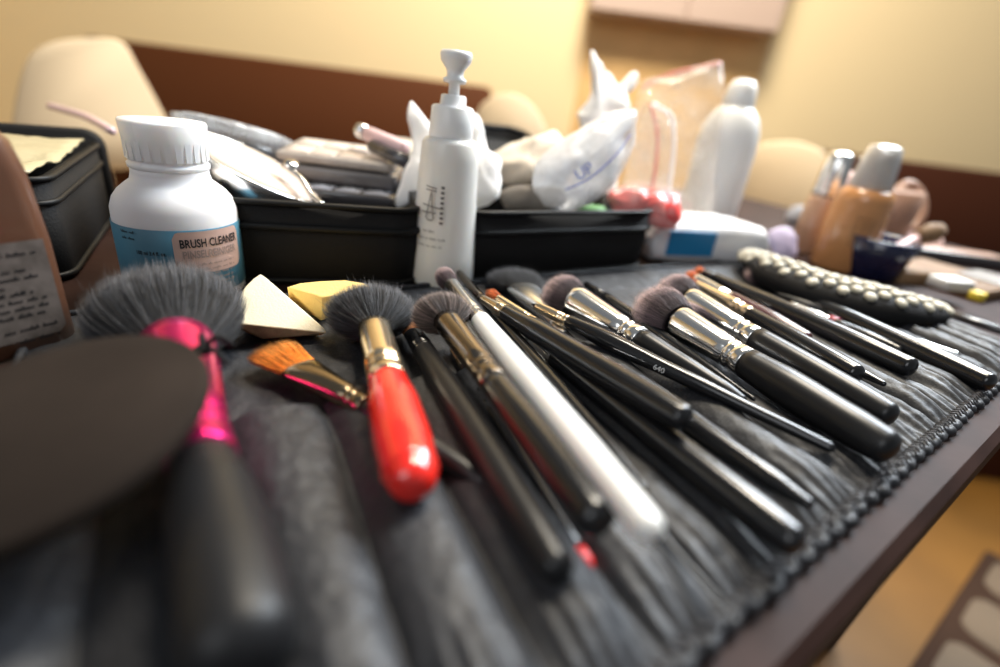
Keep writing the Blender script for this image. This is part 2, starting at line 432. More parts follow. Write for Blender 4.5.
# ------------------------------------------------------------------ brush roll
B0 = P(40, 321); aB = math.radians(31.5); eB = Vector((math.cos(aB), math.sin(aB), 0))
F1 = P(700, 652); F2 = P(1000, 384); eF = (F2-F1).normalized()
B1 = P(750, 262); eB = (B1-B0).normalized()
bm0 = P(400, 291); ub = (bm0-B0).dot(eB)
W_ = 1.0
def S2(u, v):                                      # u metres along the roll, v 0 back .. 1 front
    b = B0+eB*u; f = F1+eF*(u-ub)*.93
    p = b.lerp(f, v); p.z = 0; return p
UM = (B1-B0).length+.035
LIP = .46
def fbm(x, y, z=0): return noise.fractal(Vector((x, y, z)), .8, 2.0, 4)
def ridge(u, v):
    uu = u+.0055*noise.noise(Vector((u*18, v*2.0, 3.1)))+.003*noise.noise(Vector((u*60, v*3, 9)))
    k = 23*uu+30*uu*uu; fr = k-math.floor(k)
    hgt = .62+.38*noise.noise(Vector((math.floor(k)*3.7, .5, .2)))
    a = max(0, math.sin(PI*fr))**.75
    return a*hgt
def zroll(u, v):
    """height of the roll's upper surface above the table"""
    base = .0034+.0007*fbm(u*70, v*14)+.0006*noise.noise(Vector((u*160, v*12, 0)))
    edge = min(1, v/.03, u/.008)
    w = .0012*noise.noise(Vector((u*45, v*5, 7)))*min(1, v*6)
    return (base+max(0, w))*(.6+.4*edge)
def zpocket(u, v):
    t = (v-LIP)/(1-LIP)
    env = min(1, .75+t*1.2)*(1-max(0, (t-.84)/.16)**1.6)
    pk = max(0, (t-.72)/.28)                        # puckering near the stitched edge
    z = .0044+.0105*ridge(u, v)*max(0, env)
    z += pk*.0009*math.sin(u*2*PI/.0062+3*noise.noise(Vector((u*50, 1, 1))))
    z += .0006*fbm(u*60, v*18, 5)+.0003*noise.noise(Vector((u*230, v*50, 2)))
    return max(z, .0042)
roll = thing('brush_roll', 'black leather brush roll with ridged pockets and stitched edge, spread on the dark table', 'brush roll', S2(.3, .5)+UP*T)
def sheet(name, zf, us, vs, u0_, u1_, v0_, v1_, th, parent, curl=0):
    V = []; F = []
    for j in range(vs+1):
        for i in range(us+1):
            u = u0_+(u1_-u0_)*i/us; v = v0_+(v1_-v0_)*j/vs
            if curl: v += curl*(noise.noise(Vector((u*40, 2, 2)))*.5)*(1-j/vs)
            p = S2(u, v); p.z = T+zf(u, v); V.append(p)
    n = len(V)
    for j in range(vs+1):
        for i in range(us+1):
            p = V[j*(us+1)+i].copy(); p.z = max(p.z-th, T+.0006); V.append(p)
    w = us+1
    for j in range(vs):
        for i in range(us):
            a = j*w+i; F.append((a, a+w, a+w+1, a+1)); F.append((n+a, n+a+1, n+a+w+1, n+a+w))
    for i in range(us):
        F.append((i, i+1, n+i+1, n+i)); a = vs*w+i; F.append((a, n+a, n+a+1, a+1))
    for j in range(vs):
        a = j*w; F.append((a, n+a, n+a+w, a+w)); a = j*w+us; F.append((a, a+w, n+a+w, n+a))
    return obj(name, V, F, M['leather'], parent)
sheet('backing', zroll, 420, 130, 0, UM, 0, 1, .0026, roll)
sheet('pocket_panel', zpocket, 900, 110, .0, UM, LIP, .995, .0014, roll, curl=.03)
g = G(); pts = []; rad = []
for i in range(900):
    u = UM*i/899; p = S2(u, 1.0+.004*math.sin(u*2*PI/.012)+.006*noise.noise(Vector((u*50, 0, 0)))); p.z = T+.0036+.0006*noise.noise(Vector((u*120, 0, 4)))
    pts.append(p); rad.append(.0026+.0003*math.sin(u*2*PI/.0058)+.0004*noise.noise(Vector((u*300, 0, 0))))
g.tube(pts, .002, 10, rad); g.build('edge_piping', M['leather'], roll)
M['thread'] = mat('grey_thread', (.10, .095, .10), .7)
g = G(); u = .004
while u < UM:
    a = S2(u, .984); b = S2(u+.0016, 1.004); mid = (a+b)/2; a.z = T+.0062; b.z = T+.0055; mid.z = T+.0078
    g.tube([a, mid, b], .00045, 5); u += .0042
g.build('edge_stitching', M['thread'], roll)
g = G(); pts = [S2(0.001, 1-i/40) for i in range(41)]+[S2(UM*i/160, .004) for i in range(1, 161)]
for p in pts: p.z = T+.0034
g.tube(pts, .0017, 8, [.0017+.0003*math.sin(i*1.9) for i in range(len(pts))]); g.build('binding', M['leather'], roll)
def roll_uv(p):                                     # invert S2 roughly
    u, v = .2, .5
    for _ in range(12):
        q = S2(u, v); e = Vector((p.x-q.x, p.y-q.y)); du = S2(u+.001, v)-q; dv = S2(u, v+.01)-q
        det = du.x*dv.y-du.y*dv.x
        u += .001*(e.x*dv.y-e.y*dv.x)/det; v += .01*(du.x*e.y-du.y*e.x)/det
    return u, v
# ------------------------------------------------------------------ brushes
def strands(rt, p0, a, s, n, L, rb, R, flat, kind, cols, num, wid, name='bristles', spread=1.0, seed=1, splay=0.0):
    """hair bundle: rb radius at ferrule, R radius at the widest, cols = base, mid, tip colour"""
    rnd = random.Random(seed); V = []; F = []; Tn = []
    def shape(rho):
        if kind == 'dome': return L*(1-.40*rho**2.6)
        if kind == 'puff': return L*(1-.52*rho**2.3)
        if kind == 'flat': return L*(1-.16*rho*rho)
        if kind == 'point': return L*(1-.65*rho)
    def pos(t, rho, w, l, jit):
        # t 0..1 along the strand; radius grows quickly then rounds off
        if kind == 'point': k = rb+(R-rb)*math.sin(PI*min(1, t*1.2)*.8); k *= (1-.75*t*t)
        elif kind == 'dome': k = rb+(R-rb)*math.sin(PI/2*min(1, t*1.05))**.95
        elif kind == 'flat': k = rb+(R-rb)*t
        else: k = rb+(R-rb)*math.sin(PI/2*min(1, t*1.1))**.85
        return p0+a*(t*l)+s*((k*rho)*math.cos(w)+jit.x*t)+n*((k*rho*flat)*math.sin(w)+jit.y*t)
    # inner core
    seg = 20; NJ = 9
    for j in range(NJ+1):
        for i in range(seg):
            w = 2*PI*i/seg; t = j/NJ
            if j < NJ: q = pos(t*.9, .88, w, shape(.88), Vector((0, 0)))
            else: q = p0+a*(L*.90)
            V.append(q); c = cols[0].lerp(cols[1], t); Tn.append(c*.8)
    # rounded cap of the core
    for j in range(NJ):
        for i in range(seg):
            k = (i+1) % seg; F.append((j*seg+i, (j+1)*seg+i, (j+1)*seg+k, j*seg+k))
    ns = 4
    for h in range(num):
        rho = math.sqrt(rnd.random()); rho = max(rho, .15); w = rnd.uniform(0, 2*PI)
        if rnd.random() < .55: rho = rnd.uniform(.82, 1.0)
        l = shape(rho)*(1+rnd.gauss(0, .022)); jit = Vector((rnd.gauss(0, 1), rnd.gauss(0, 1)))*(R*.05*spread)
        if rnd.random() < .06: jit *= 2.2
        br = rnd.choice((.4, .55, .8, 1.1, 2.0)); k0 = len(V)
        for q_ in range(ns+1):
            t = q_/ns; c = pos(t, rho, w, l, jit); tw = wid*(1-.75*t)
            d1 = s*math.cos(h)+n*math.sin(h)
            col = (cols[0].lerp(cols[1], min(1, t*2)) if t < .6 else cols[1].lerp(cols[2], ((t-.6)/.4)**.7))*br
            if q_ == ns: V.append(c); Tn.append(col)
            else:
                for m_ in range(3):
                    g_ = h+m_*2*PI/3; V.append(c+(s*math.cos(g_)+n*math.sin(g_))*tw*.5); Tn.append(col)
        for q_ in range(ns):
            b0 = k0+q_*3
            for m_ in range(3):
                m2 = (m_+1) % 3
                if q_ < ns-1: F.append((b0+m_, b0+m2, b0+3+m2, b0+3+m_))
                else: F.append((b0+m_, b0+m2, k0+ns*3))
    return obj(name, V, F, M['hair'], rt, tint=[tuple(t) for t in Tn], smooth=True)
C3 = lambda *c: Vector(c)
GREY = (C3(.016, .016, .018), C3(.050, .051, .056), C3(.16, .163, .18))
BRGREY = (C3(.045, .032, .028), C3(.13, .10, .09), C3(.34, .28, .26))
DUO = (C3(.055, .040, .044), C3(.13, .092, .10), C3(.80, .60, .58))
ORANGE = (C3(.70, .20, .02), C3(.85, .30, .04), C3(.80, .36, .09))
COPPER = (C3(.50, .11, .03), C3(.70, .17, .05), C3(.72, .24, .10))
BLACKH = (C3(.012, .012, .013), C3(.02, .02, .022), C3(.05, .05, .055))
def brush(name, label, A, D, bris=None, fer=None, han=None, flat=1.0, seed=1, group=None, rolln=None, text=None, ferflat=None):
    """A, D = (px, py, h) on the brush axis (tip and tail);  bris=(w_base, w_max, kind, colours, count, strand)
       fer = (xy0, w0, xy1, w1, material) ; han = (xy0, [(xy, w)...], material, tail)"""
    pa, pd = P(*A), P(*D); L = (pd-pa).length; ax = (pd-pa)/L
    samp = [(i/600*1.02, proj(pa+ax*(L*i/600*1.02))) for i in range(601)]
    def tp(xy):
        if isinstance(xy, (int, float)): return xy*L
        return min(samp, key=lambda q: (q[1][0]-xy[0])**2+(q[1][1]-xy[1])**2)[0]*L
    def rr(t, w): return w*dep(pa+ax*t)/FPX
    low = P(D[0], D[1], D[2])
    rt = thing(name, label, 'brush', (((pa+pd)/2).x, ((pa+pd)/2).y, min(pa.z, pd.z)), group)
    a, s, n = frame(ax)
    if rolln: s, n = (s*math.cos(rolln)+n*math.sin(rolln)), (n*math.cos(rolln)-s*math.sin(rolln))
    ff = flat
    t0 = 0
    if fer:
        t0, t1 = tp(fer[0]), tp(fer[2]); w0, w1 = rr(t0, fer[1]), rr(t1, fer[3]); fl = t1-t0
        f0 = ff if ferflat is None else ferflat
        st = [(t0, w0*.93, f0), (t0+.0006, w0, f0)]
        for k in range(1, 9):
            q = k/9*.74; st.append((t0+fl*q, w0+(w1-w0)*(q/.74)**1.1, f0+(1-f0)*(q/.74)))
        for q, d in ((.76, 0), (.775, -.07), (.795, -.07), (.81, 0), (.84, 0), (.855, -.07), (.875, -.07), (.89, 0), (.99, 0), (1.0, -.04)):
            st.append((t0+fl*q, w1*(1+d), 1))
        g = G().lathe(pa, ax, st, 36, fs=(a, s, n)); g.build('ferrule', fer[4], rt)
    if bris:
        wb, wm, kind, cols, num, sw = bris
        be = pa+ax*(t0+.0008)
        strands(rt, be, -a, s, n, t0+.0008, rr(t0, wb), rr(t0*.4, wm), ff, kind, cols, num, sw, seed=seed)
    if han:
        ts = tp(han[0]); stn = []
        pts = [(tp(xy), w) for xy, w in han[1]]
        pts = [(t, rr(t, w)) for t, w in pts]
        if pts[0][0] > ts+.002: pts = [(ts, pts[0][1])]+pts
        tail = pts[-1]; end = han[3]
        # smooth interpolation
        out = []
        for i in range(len(pts)-1):
            for k in range(6):
                q = k/6; e = q*q*(3-2*q); out.append((pts[i][0]+(pts[i+1][0]-pts[i][0])*q, pts[i][1]+(pts[i+1][1]-pts[i][1])*e))
        r = tail[1]; te = tail[0]; cap = r*end
        out = [o for o in out if o[0] < te-cap]
        for k in range(8):
            w = PI/2*k/7; out.append((te-cap+cap*math.sin(w), max(r*math.cos(w)**(.8), .00008)))
        out = [(out[0][0]-.0004, out[0][1]*.94)]+out
        g = G().lathe(pa, ax, out, 32, fs=(a, s, n)); h = g.build('handle', han[2], rt)
        if text:
            V, F = text_geo(text[0], text[1]); tt = tp(text[2]); w = text[3]
            R = rr(tt, w)+.00025; dc = (CC-(pa+ax*tt)).normalized(); up = math.atan2(n.dot(dc), s.dot(dc))
            pt_ = lambda an: proj(pa+ax*tt+s*(R*math.cos(an))+n*(R*math.sin(an)))[1]
            sg = 1 if pt_(up+.2) < pt_(up) else -1
            up -= sg*.35
            nv = []
            for v in V:
                ang = up+sg*(v.y-text[1]*.35)/R
                nv.append(pa+ax*(tt+v.x)+s*(R*math.cos(ang))+n*(R*math.sin(ang)))
            obj('number_mark', nv, F, text[5], rt, smooth=False)
    return rt
# --- foreground left
# big powder brush
brush('powder_brush', 'large fluffy grey powder brush with magenta collar, at the left', (160, 272, .021), (254, 690, .022),
      (32, 65, 'puff', GREY, 9000, .00030), ((184, 347), 35, (222, 458), 33, M['pink']),
      ((222, 458), [((222, 460), 31), ((228, 500), 42), ((240, 580), 54), ((250, 680), 60)], M['matte'], .8), seed=3, flat=.60, ferflat=1)
# red handled
brush('powder_brush', 'short red-handled brush with round grey bristles and pale gold collar', (366, 294, .019), (416, 494, .020),
      (17, 43, 'puff', GREY, 5200, .00026), ((366, 330), 16, (386, 383), 20, M['gold']),
      ((386, 382), [((386, 384), 20), ((392, 410), 26), ((400, 440), 29), ((408, 470), 29), ((415, 493), 27)], M['red'], .9), seed=5, flat=.66, ferflat=.9)
# orange flat
brush('foundation_brush', 'flat brush with bright orange bristles and dark bronze collar, running under the red-handled brush', (266, 347, .012), (500, 492, .009),
      (19, 26, 'flat', ORANGE, 3600, .0002), ((302, 362), 21, (368, 405), 13, M['bronze']),
      ((368, 405), [((370, 406), 12), ((410, 432), 14), ((450, 458), 13), ((500, 490), 8)], M['satin'], 1.5), flat=.28, seed=6)
# grey-brown domed, black handle, left pair
brush('blush_brush', 'black-handled brush with round grey-brown bristles and dark metal collar, beside the white-handled brush', (434, 303, .026), (606, 531, .026),
      (15, 30, 'puff', BRGREY, 5000, .00026), ((446, 322), 15, (496, 382), 15, M['dark_metal']),
      ((496, 382), [((497, 383), 15), ((530, 428), 19), ((570, 482), 22), ((604, 529), 23)], M['gloss'], .75), seed=7, flat=.72, ferflat=.85)
brush('eyeshadow_brush', 'black brush with a tan sheen lying left of the grey-brown blush brush', (404, 318, .012), (565, 580, .016),
      (9, 12, 'flat', (C3(.3, .12, .05), C3(.42, .2, .09), C3(.5, .27, .13)), 700, .0002), ((413, 334), 10, (424, 352), 11, M['gloss']),
      ((424, 352), [((425, 354), 11), ((450, 394), 15), ((490, 458), 19), ((530, 522), 21), ((563, 577), 20)], M['satin'], .8), seed=8, flat=.7)
# red-tipped brush peeping out
brush('lip_brush', 'mostly hidden black brush whose red tail peeps out between two black handles', (450, 345, .006), (590, 570, .006),
      None, ((453, 350), 4, (464, 366), 5, M['gold']), ((464, 366), [((465, 367), 5), ((520, 456), 7), ((576, 550), 8)], M['gloss'], .5), seed=9)
_r = [o for o in COL.objects if o.name.startswith('lip_brush')][-1]
p_, q_ = P(577, 551, .0062), P(590, 571, .006)
G().lathe(p_, q_-p_, [(0, .0026), (.001, .0029), ((q_-p_).length*.6, .0029), ((q_-p_).length*.9, .002), ((q_-p_).length, .0005)], 20).build('tail_cap', M['redcap'], _r, label='red tail end')
# white handled
brush('concealer_brush', 'white-handled brush with small brown bristles tipped pale pink', (440, 271, .020), (657, 538, .034),
      (7, 10, 'dome', DUO, 1800, .0002), ((451, 285), 7.5, (481, 321), 8.5, M['silver']),
      ((480, 320), [((481, 321), 10), ((520, 370), 13), ((580, 443), 16), ((625, 498), 17), ((656, 536), 17)], M['white'], .9), seed=10)
brush('eyeliner_brush', 'slim black brush lying along the right side of the white handle', (455, 268, .014), (648, 492, .016),
      (3, 4, 'point', BLACKH, 200, .0002), ((460, 274), 4, (487, 306), 5, M['dark_metal']),
      ((487, 306), [((488, 307), 5.5), ((540, 367), 8), ((600, 436), 7), ((646, 490), 4)], M['gloss'], 1.5), seed=11)
brush('angled_brush', 'needle-thin pointed dark handle poking out beyond the white handle tail', (560, 420, .008), (742, 628, .013),
      (3, 3, 'flat', BLACKH, 100, .0002), ((563, 424), 4, (590, 455), 5, M['silver']),
      ((590, 455), [((591, 456), 6), ((640, 512), 6), ((690, 568), 4.5), ((740, 625), 2)], M['satin'], 2), seed=12)
# --- middle cluster
brush('fan_brush', 'flat fan brush with pale flared metal collar and soft dark grey bristles', (504, 268, .010), (640, 420, .010),
      (20, 28, 'puff', GREY, 3200, .0002), ((516, 293), 18, (563, 338), 6, M['silver']),
      ((562, 338), [((563, 339), 6), ((600, 375), 8), ((638, 418), 6)], M['gloss'], 1), flat=.35, seed=13, ferflat=.35)
brush('detail_brush', 'small brush with orange bristle tip and gold collar in the middle cluster', (486, 291, .020), (655, 402, .016),
      (4.5, 6, 'dome', COPPER, 800, .0002), ((498, 299), 5, (536, 321), 6, M['gold']),
      ((535, 321), [((536, 322), 6.5), ((575, 346), 9), ((620, 375), 8), ((653, 400), 5)], M['gloss'], 1.3), seed=14)
brush('crease_brush', 'thick black brush with narrow gold collar, blunt tail ending over other handles', (478, 296, .020), (690, 423, .028),
      (3, 4, 'point', BRGREY, 250, .0002), ((483, 299), 4.5, (506, 316), 7.5, M['gold']),
      ((505, 315), [((507, 317), 8), ((540, 335), 12), ((600, 370), 14), ((650, 400), 15), ((688, 422), 15)], M['gloss'], .55), seed=15)
brush('pencil_brush', 'long slim black brush with a white number printed on its pointed handle', (530, 303, .018), (837, 451, .013),
      (4, 5, 'point', BLACKH, 250, .0002), ((537, 306), 5, (568, 321), 6, M['gold']),
      ((567, 321), [((569, 322), 7), ((610, 341), 9.5), ((680, 375), 8), ((760, 413), 6.5), ((835, 450), 6)], M['gloss'], 1.2), seed=16,
      text=('640', .0042, (657, 366), 9.0, 1.75*PI/2+1.2, M['ink_w']))
brush('buffing_brush', 'silver-collared brush with a domed mauve-brown head, centre, left of the two paired ones', (549, 286, .018), (748, 404, .012),
      (17, 22, 'dome', DUO, 4200, .0002), ((577, 298), 17, (640, 341), 13.5, M['chrome']),
      ((639, 340), [((641, 341), 12.5), ((680, 364), 11), ((720, 388), 9), ((746, 402), 6)], M['satin'], 1), seed=17, flat=.85, ferflat=1)
brush('liner_brush', 'slender black brush crossing behind the central silver-collared brush, pointed tail', (582, 282, .012), (757, 401, .011),
      (3, 3, 'point', BLACKH, 150, .0002), ((586, 285), 4, (604, 297), 5, M['gloss']),
      ((604, 297), [((605, 298), 6), ((640, 322), 7), ((700, 362), 5), ((755, 400), 2.2)], M['gloss'], 2), seed=18)
brush('smudge_brush', 'black brush with faded gold lettering, thick round tail deep among the handles', (527, 335, .010), (806, 551, .017),
      (5, 6, 'dome', BLACKH, 300, .0002), ((533, 339), 6, (558, 358), 8, M['silver']),
      ((557, 357), [((559, 359), 10), ((600, 390), 13), ((680, 452), 17), ((750, 506), 19), ((803, 548), 18)], M['gloss'], .8), seed=19)
brush('sculpting_brush', 'black brush emerging from under the blunt gold-collared handle, slim rounded tail', (590, 355, .010), (815, 509, .016),
      (4, 5, 'dome', BLACKH, 200, .0002), ((596, 359), 6, (620, 375), 7, M['silver']),
      ((620, 375), [((621, 376), 8), ((690, 424), 11), ((760, 472), 11), ((813, 508), 7)], M['gloss'], 1), seed=20)
# --- right pair of kabukis
brush('contour_brush', 'nearest of the paired thick brushes with mauve-brown domed heads and long silver collar', (641, 299, .020), (900, 456, .017),
      (21, 28, 'dome', DUO, 5200, .0002), ((677, 322), 17, (747, 362), 15.5, M['chrome']),
      ((746, 362), [((748, 363), 16), ((790, 388), 19.5), ((850, 424), 20), ((896, 452), 19)], M['satin'], .6), seed=21, flat=.85, ferflat=1)
brush('contour_brush', 'farther of the paired thick brushes with mauve-brown domed heads, tail end higher up', (662, 285, .022), (898, 421, .017),
      (17, 22, 'dome', DUO, 4200, .0002), ((686, 304), 14, (754, 342), 12.5, M['chrome']),
      ((753, 341), [((755, 343), 13), ((800, 368), 14.5), ((850, 397), 15), ((895, 419), 14)], M['satin'], .6), seed=22, flat=.85, ferflat=1)
brush('blending_brush', 'black brush with thin gold collar beside the farther domed brush, rounded tail', (690, 281, .014), (862, 378, .014),
      (4, 6, 'dome', COPPER, 300, .0002), ((697, 285), 5, (750, 316), 8, M['gold']),
      ((749, 315), [((751, 317), 8), ((790, 338), 10), ((830, 360), 11), ((860, 377), 11)], M['gloss'], .6), seed=23)
brush('brow_brush', 'very thin pointed black brush tail just beyond a rounded black tail on the right', (700, 292, .008), (888, 386, .012),
      (3, 3, 'flat', BLACKH, 100, .0002), ((704, 294), 4, (740, 312), 5, M['silver']),
      ((740, 312), [((741, 313), 6), ((800, 342), 6), ((850, 367), 5), ((886, 385), 3)], M['gloss'], 1.5), seed=24)
brush('concealer_brush', 'brush with slim bright silver collar and wine-dark handle, near the wipes packet', (684, 274, .016), (812, 341, .012),
      (5, 7, 'dome', COPPER, 400, .0002), ((696, 280), 6.5, (733, 300), 6.5, M['chrome']),
      ((732, 300), [((734, 301), 7.5), ((770, 320), 8.5), ((810, 340), 7)], M['wine'], .8), seed=25)
brush('eyeshadow_brush', 'long black brush with copper bristles lying behind the silver collars at the right', (694, 270, .010), (918, 371, .015),
      (4, 6, 'dome', COPPER, 500, .0002), ((703, 274), 5, (716, 280), 6, M['gloss']),
      ((715, 279), [((717, 280), 7), ((780, 308), 9.5), ((850, 340), 11), ((915, 369), 10.5)], M['gloss'], .6), seed=26)
brush('shader_brush', 'rightmost long black brush with silver collar and small mauve-brown head, beside the beaded pouch', (745, 271, .012), (996, 386, .013),
      (6, 8, 'dome', DUO, 1600, .0002), ((764, 281), 6, (808, 302), 7, M['chrome']),
      ((807, 301), [((809, 302), 7.5), ((860, 326), 9.5), ((930, 356), 10.5), ((994, 384), 10)], M['gloss'], .6), seed=27)
brush('lip_brush', 'small brush with short silver collar and dark red ring between the right-hand brushes', (784, 302, .008), (905, 352, .010),
      (3, 4, 'point', COPPER, 250, .0002), ((791, 305), 4, (829, 319), 4.5, M['silver']),
      ((836, 323), [((836, 323), 5), ((870, 337), 6), ((903, 351), 4)], M['gloss'], 1), seed=28)
_r = [o for o in COL.objects if o.name.startswith('lip_brush')][-1]
p_, q_ = P(828, 320, .0085), P(838, 324, .0086)
G().lathe(p_, q_-p_, [(0, .0040), (.001, .0046), ((q_-p_).length-.001, .0046), ((q_-p_).length, .0040)], 20).build('ring', mat('dark_red_enamel', (.25, .01, .03), .25), _r)
# flat silver spatula
p_, q_ = P(850, 318, .012), P(962, 355, .012)
a, s, n = frame(q_-p_); L = (q_-p_).length
sp = thing('spatula', 'thin flat silver spatula lying beyond the rightmost black brushes', 'spatula', (p_+q_)/2-UP*.004)
G().lathe(p_, a, [(0, .0012, .3), (.002, .0030, .25), (.03, .0036, .22), (L*.55, .0022, .6), (L-.003, .0024, .6), (L, .0006, .6)], 20, fs=(a, s, n)).build('blade', M['silver'], sp)
p2 = p_-a*.001
G().lathe(p2, -a, [(0, .0026, .7), (.03, .0034, .8), (.05, .0022, .8), (.054, .0006, .8)], 20, fs=(-a, s, -n)).build('grip', M['satin'], sp)
# ------------------------------------------------------------------ sponges
def Pv(l): return [P(*x) for x in l]
def plane3(a, b, c):
    a, b, c = P(*a), P(*b), P(*c); n = (b-a).cross(c-a).normalized()
    return lambda x, y: CC+ray(x, y)*((a-CC).dot(n)/ray(x, y).dot(n))
f_ = plane3((231, 323, .017), (262, 273, .034), (327, 331, .010))
top_ = [f_(*q) for q in ((231, 323), (233, 311), (238, 299), (245, 287), (253, 279), (260, 274), (265, 277), (300, 307), (325, 329), (327, 333))]
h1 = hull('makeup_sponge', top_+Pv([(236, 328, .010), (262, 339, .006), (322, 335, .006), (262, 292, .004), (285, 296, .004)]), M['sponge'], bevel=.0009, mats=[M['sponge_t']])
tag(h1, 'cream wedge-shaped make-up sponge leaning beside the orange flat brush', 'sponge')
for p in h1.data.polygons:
    if p.normal.z < .30 and p.normal.y < 0: p.material_index = 1  # steep and downward faces at the front get the mottled tan
f_ = plane3((287, 286, .024), (372, 288, .020), (322, 297, .019))
top_ = [f_(*q) for q in ((287, 287), (300, 283), (320, 281), (345, 280), (364, 283), (373, 288), (350, 293), (322, 297))]
h2 = hull('makeup_sponge', top_+Pv([(290, 304, .004), (321, 321, .004), (372, 302, .003), (345, 296, .003), (300, 298, .003)]), M['sponge_y'], bevel=.0009)
tag(h2, 'yellow wedge-shaped make-up sponge behind the red-handled brush', 'sponge')
# ------------------------------------------------------------------ round velour pad at lower left
hp = .0345
c0 = Vector((-.1203, .1049, T+hp))
rt = thing('powder_puff', 'large dark grey round powder puff with a small ribbon knot, covering the magenta brush collar', 'powder puff', c0-UP*.004)
R_ = .0428
nrm = Vector((-.179, -.187, 1)).normalized()
g = G(); st = []
for k in range(9):
    w = -PI/2+PI*k/8; st.append((.0035*math.sin(w), R_-.0035+.0035*math.cos(w)))
g.lathe(c0, nrm, [(-.0035, R_*.5)]+st+[(.0052, R_*.86), (.0066, R_*.65), (.0076, R_*.4), (.0080, R_*.12)], 72); g.build('pad', M['velour'], rt)
kn = P(203, 350, .036)
g = G()
for (dx, dy, dz) in ((.008, .006, .002), (-.005, .008, .001), (.010, -.003, -.001), (.003, .011, .0)):
    g.tube(catmull([kn, kn+Vector((dx*.5, dy*.5, dz+.0025)), kn+Vector((dx, dy, dz-.002))], 5), .0011, 6)
g.lathe(kn-UP*.002, UP, [(0, .001), (.001, .003), (.003, .003), (.004, .001)], 12)
g.build('ribbon_knot', M['fabric'], rt)
# ------------------------------------------------------------------ bottles
def upright(rt, base, st, name, m, seg=48, flat=1.0, yaw=None, **k):
    """st: (row px, half width px) seen on the vertical through base"""
    out = []
    for y, w in st:
        z = zat(base, y); out.append((z-base.z, w*dep(Vector((base.x, base.y, z)))/FPX))
    fs = None
    if yaw is not None: fs = (UP, Vector((math.cos(yaw), math.sin(yaw), 0)), Vector((-math.sin(yaw), math.cos(yaw), 0)))
    g = G().lathe(base, UP, out, seg, flat=flat, fs=fs or (UP, Vector((1, 0, 0)), Vector((0, 1, 0)))); o = g.build(name, m, rt, **k)
    return out
def cylmap(base, z0, R, ang0):
    return lambda x, y, e=.00015: Vector((base.x+(R+e)*math.cos(ang0+x/R), base.y+(R+e)*math.sin(ang0+x/R), base.z+z0+y))
# brush cleaner
bp = P(189, 287); cb = thing('cleaner_bottle', 'translucent white bottle of brush cleaner with a blue and peach label', 'bottle', bp)
fa = math.atan2(CC.y-bp.y, CC.x-bp.x)              # direction of the camera from the bottle
rB = 51*dep(bp)/FPX
zb_ = lambda y: zat(bp, y)-bp.z
prof = [(0, rB*.93), (.002, rB), (zb_(224), rB), (zb_(205), rB*.985), (zb_(196), rB*.93), (zb_(189), rB*.84), (zb_(183), rB*.72), (zb_(179), rB*.63), (zb_(172), rB*.60), (zb_(166), rB*.60)]
G().lathe(bp, UP, prof, 64, fs=(UP, Vector((1, 0, 0)), Vector((0, 1, 0)))).build('bottle_body', M['frost'], cb)
zc0, zc1 = zb_(168), zb_(120); rc = 38.5*dep(bp+UP*zc1)/FPX
capg = G().lathe(bp+UP*zc0, UP, [(0, rc*.90), (.0008, rc*.95), (.003, rc*.96), (.0036, rc*.90), (.005, rc*.92), (zc1-zc0-.0012, rc), (zc1-zc0, rc*.97), (zc1-zc0, rc*.6)], 64, fs=(UP, Vector((1, 0, 0)), Vector((0, 1, 0))))
cp = capg.build('cap', M['frost_cap'], cb)
g = G()
for i in range(26):
    w = 2*PI*i/26; p = bp+Vector((math.cos(w)*rc*.942, math.sin(w)*rc*.942, (zc0+zc1)/2+.002)); g.box(p, .0008, .0030, (zc1-zc0)*.72, w)
g.build('grip_ribs', M['frost_cap'], cp, smooth=False)
zl = zb_(217)
G().lathe(bp, UP, [(.006, rB+.0002), (.0062, rB+.0004), (zl, rB+.0004), (zl+.0002, rB+.0002)], 64, closed=False, fs=(UP, Vector((1, 0, 0)), Vector((0, 1, 0)))).build('label_band', M['blue'], cb)
def patch(S, w, h, r, name, m, parent, nx=24):
    lp = rrect(w/2, h/2, r, 5)
    # rounded patch as strip columns so that it bends round the bottle
    V = []; F = []
    for i in range(nx+1):
        x = -w/2+w*i/nx; d = max(0, abs(x)-(w/2-r)); hh = h/2-(r-math.sqrt(max(0, r*r-d*d)))
        V += [S(x, -hh), S(x, hh)]
    for i in range(nx): F.append((2*i, 2*i+2, 2*i+3, 2*i+1))
    return obj(name, V, F, m, parent)
lc = fa+.46                                         # centre of the peach panel turns to the right
S = cylmap(bp, (zl+.012)/2+.0035, rB+.0005, lc)
ph = zl-.020; pw = rB*1.22
patch(lambda x, y: S(x, y), pw, ph, .004, 'label_panel', M['peach'], cb)
def put_text(s, size, x, y, m, name='label_text', fit=None, S=S, parent=cb, e=.0005):
    V, F = text_geo(s, size, .022)
    wdt = max(v.x for v in V); k = fit/wdt if fit else 1
    obj(name, [S(x+v.x*k, y+v.y, e) for v in V], F, m, parent, smooth=False)
put_text('BRUSH CLEANER', .0066, -pw*.42, ph/2-.0088, M['ink'], fit=pw*.86)
put_text('PINSELREINIGER', .0062, -pw*.40, ph/2-.0150, M['ink_f'], fit=pw*.80)
rnd = random.Random(4)
VV, FF = [], []
for i in range(5):
    V, F = wordbars(lambda x, y: S(x, y, .0004), -pw*.18, ph/2-.0195-i*.0030, pw*.52, .0014, rnd); k = len(VV); VV += V; FF += [tuple(a+k for a in f) for f in F]
obj('small_print', VV, FF, M['ink_f'], cb, smooth=False)
VV, FF = [], []
for x, y, w in ((-.030, .010, .010), (-.030, .0065, .009), (-.026, -.0130, .012), (-.026, -.0165, .012)):
    V, F = wordbars(lambda x, y: S(x, y, .0004), x-pw*.42, y, w, .0015, rnd); k = len(VV); VV += V; FF += [tuple(a+k for a in f) for f in F]
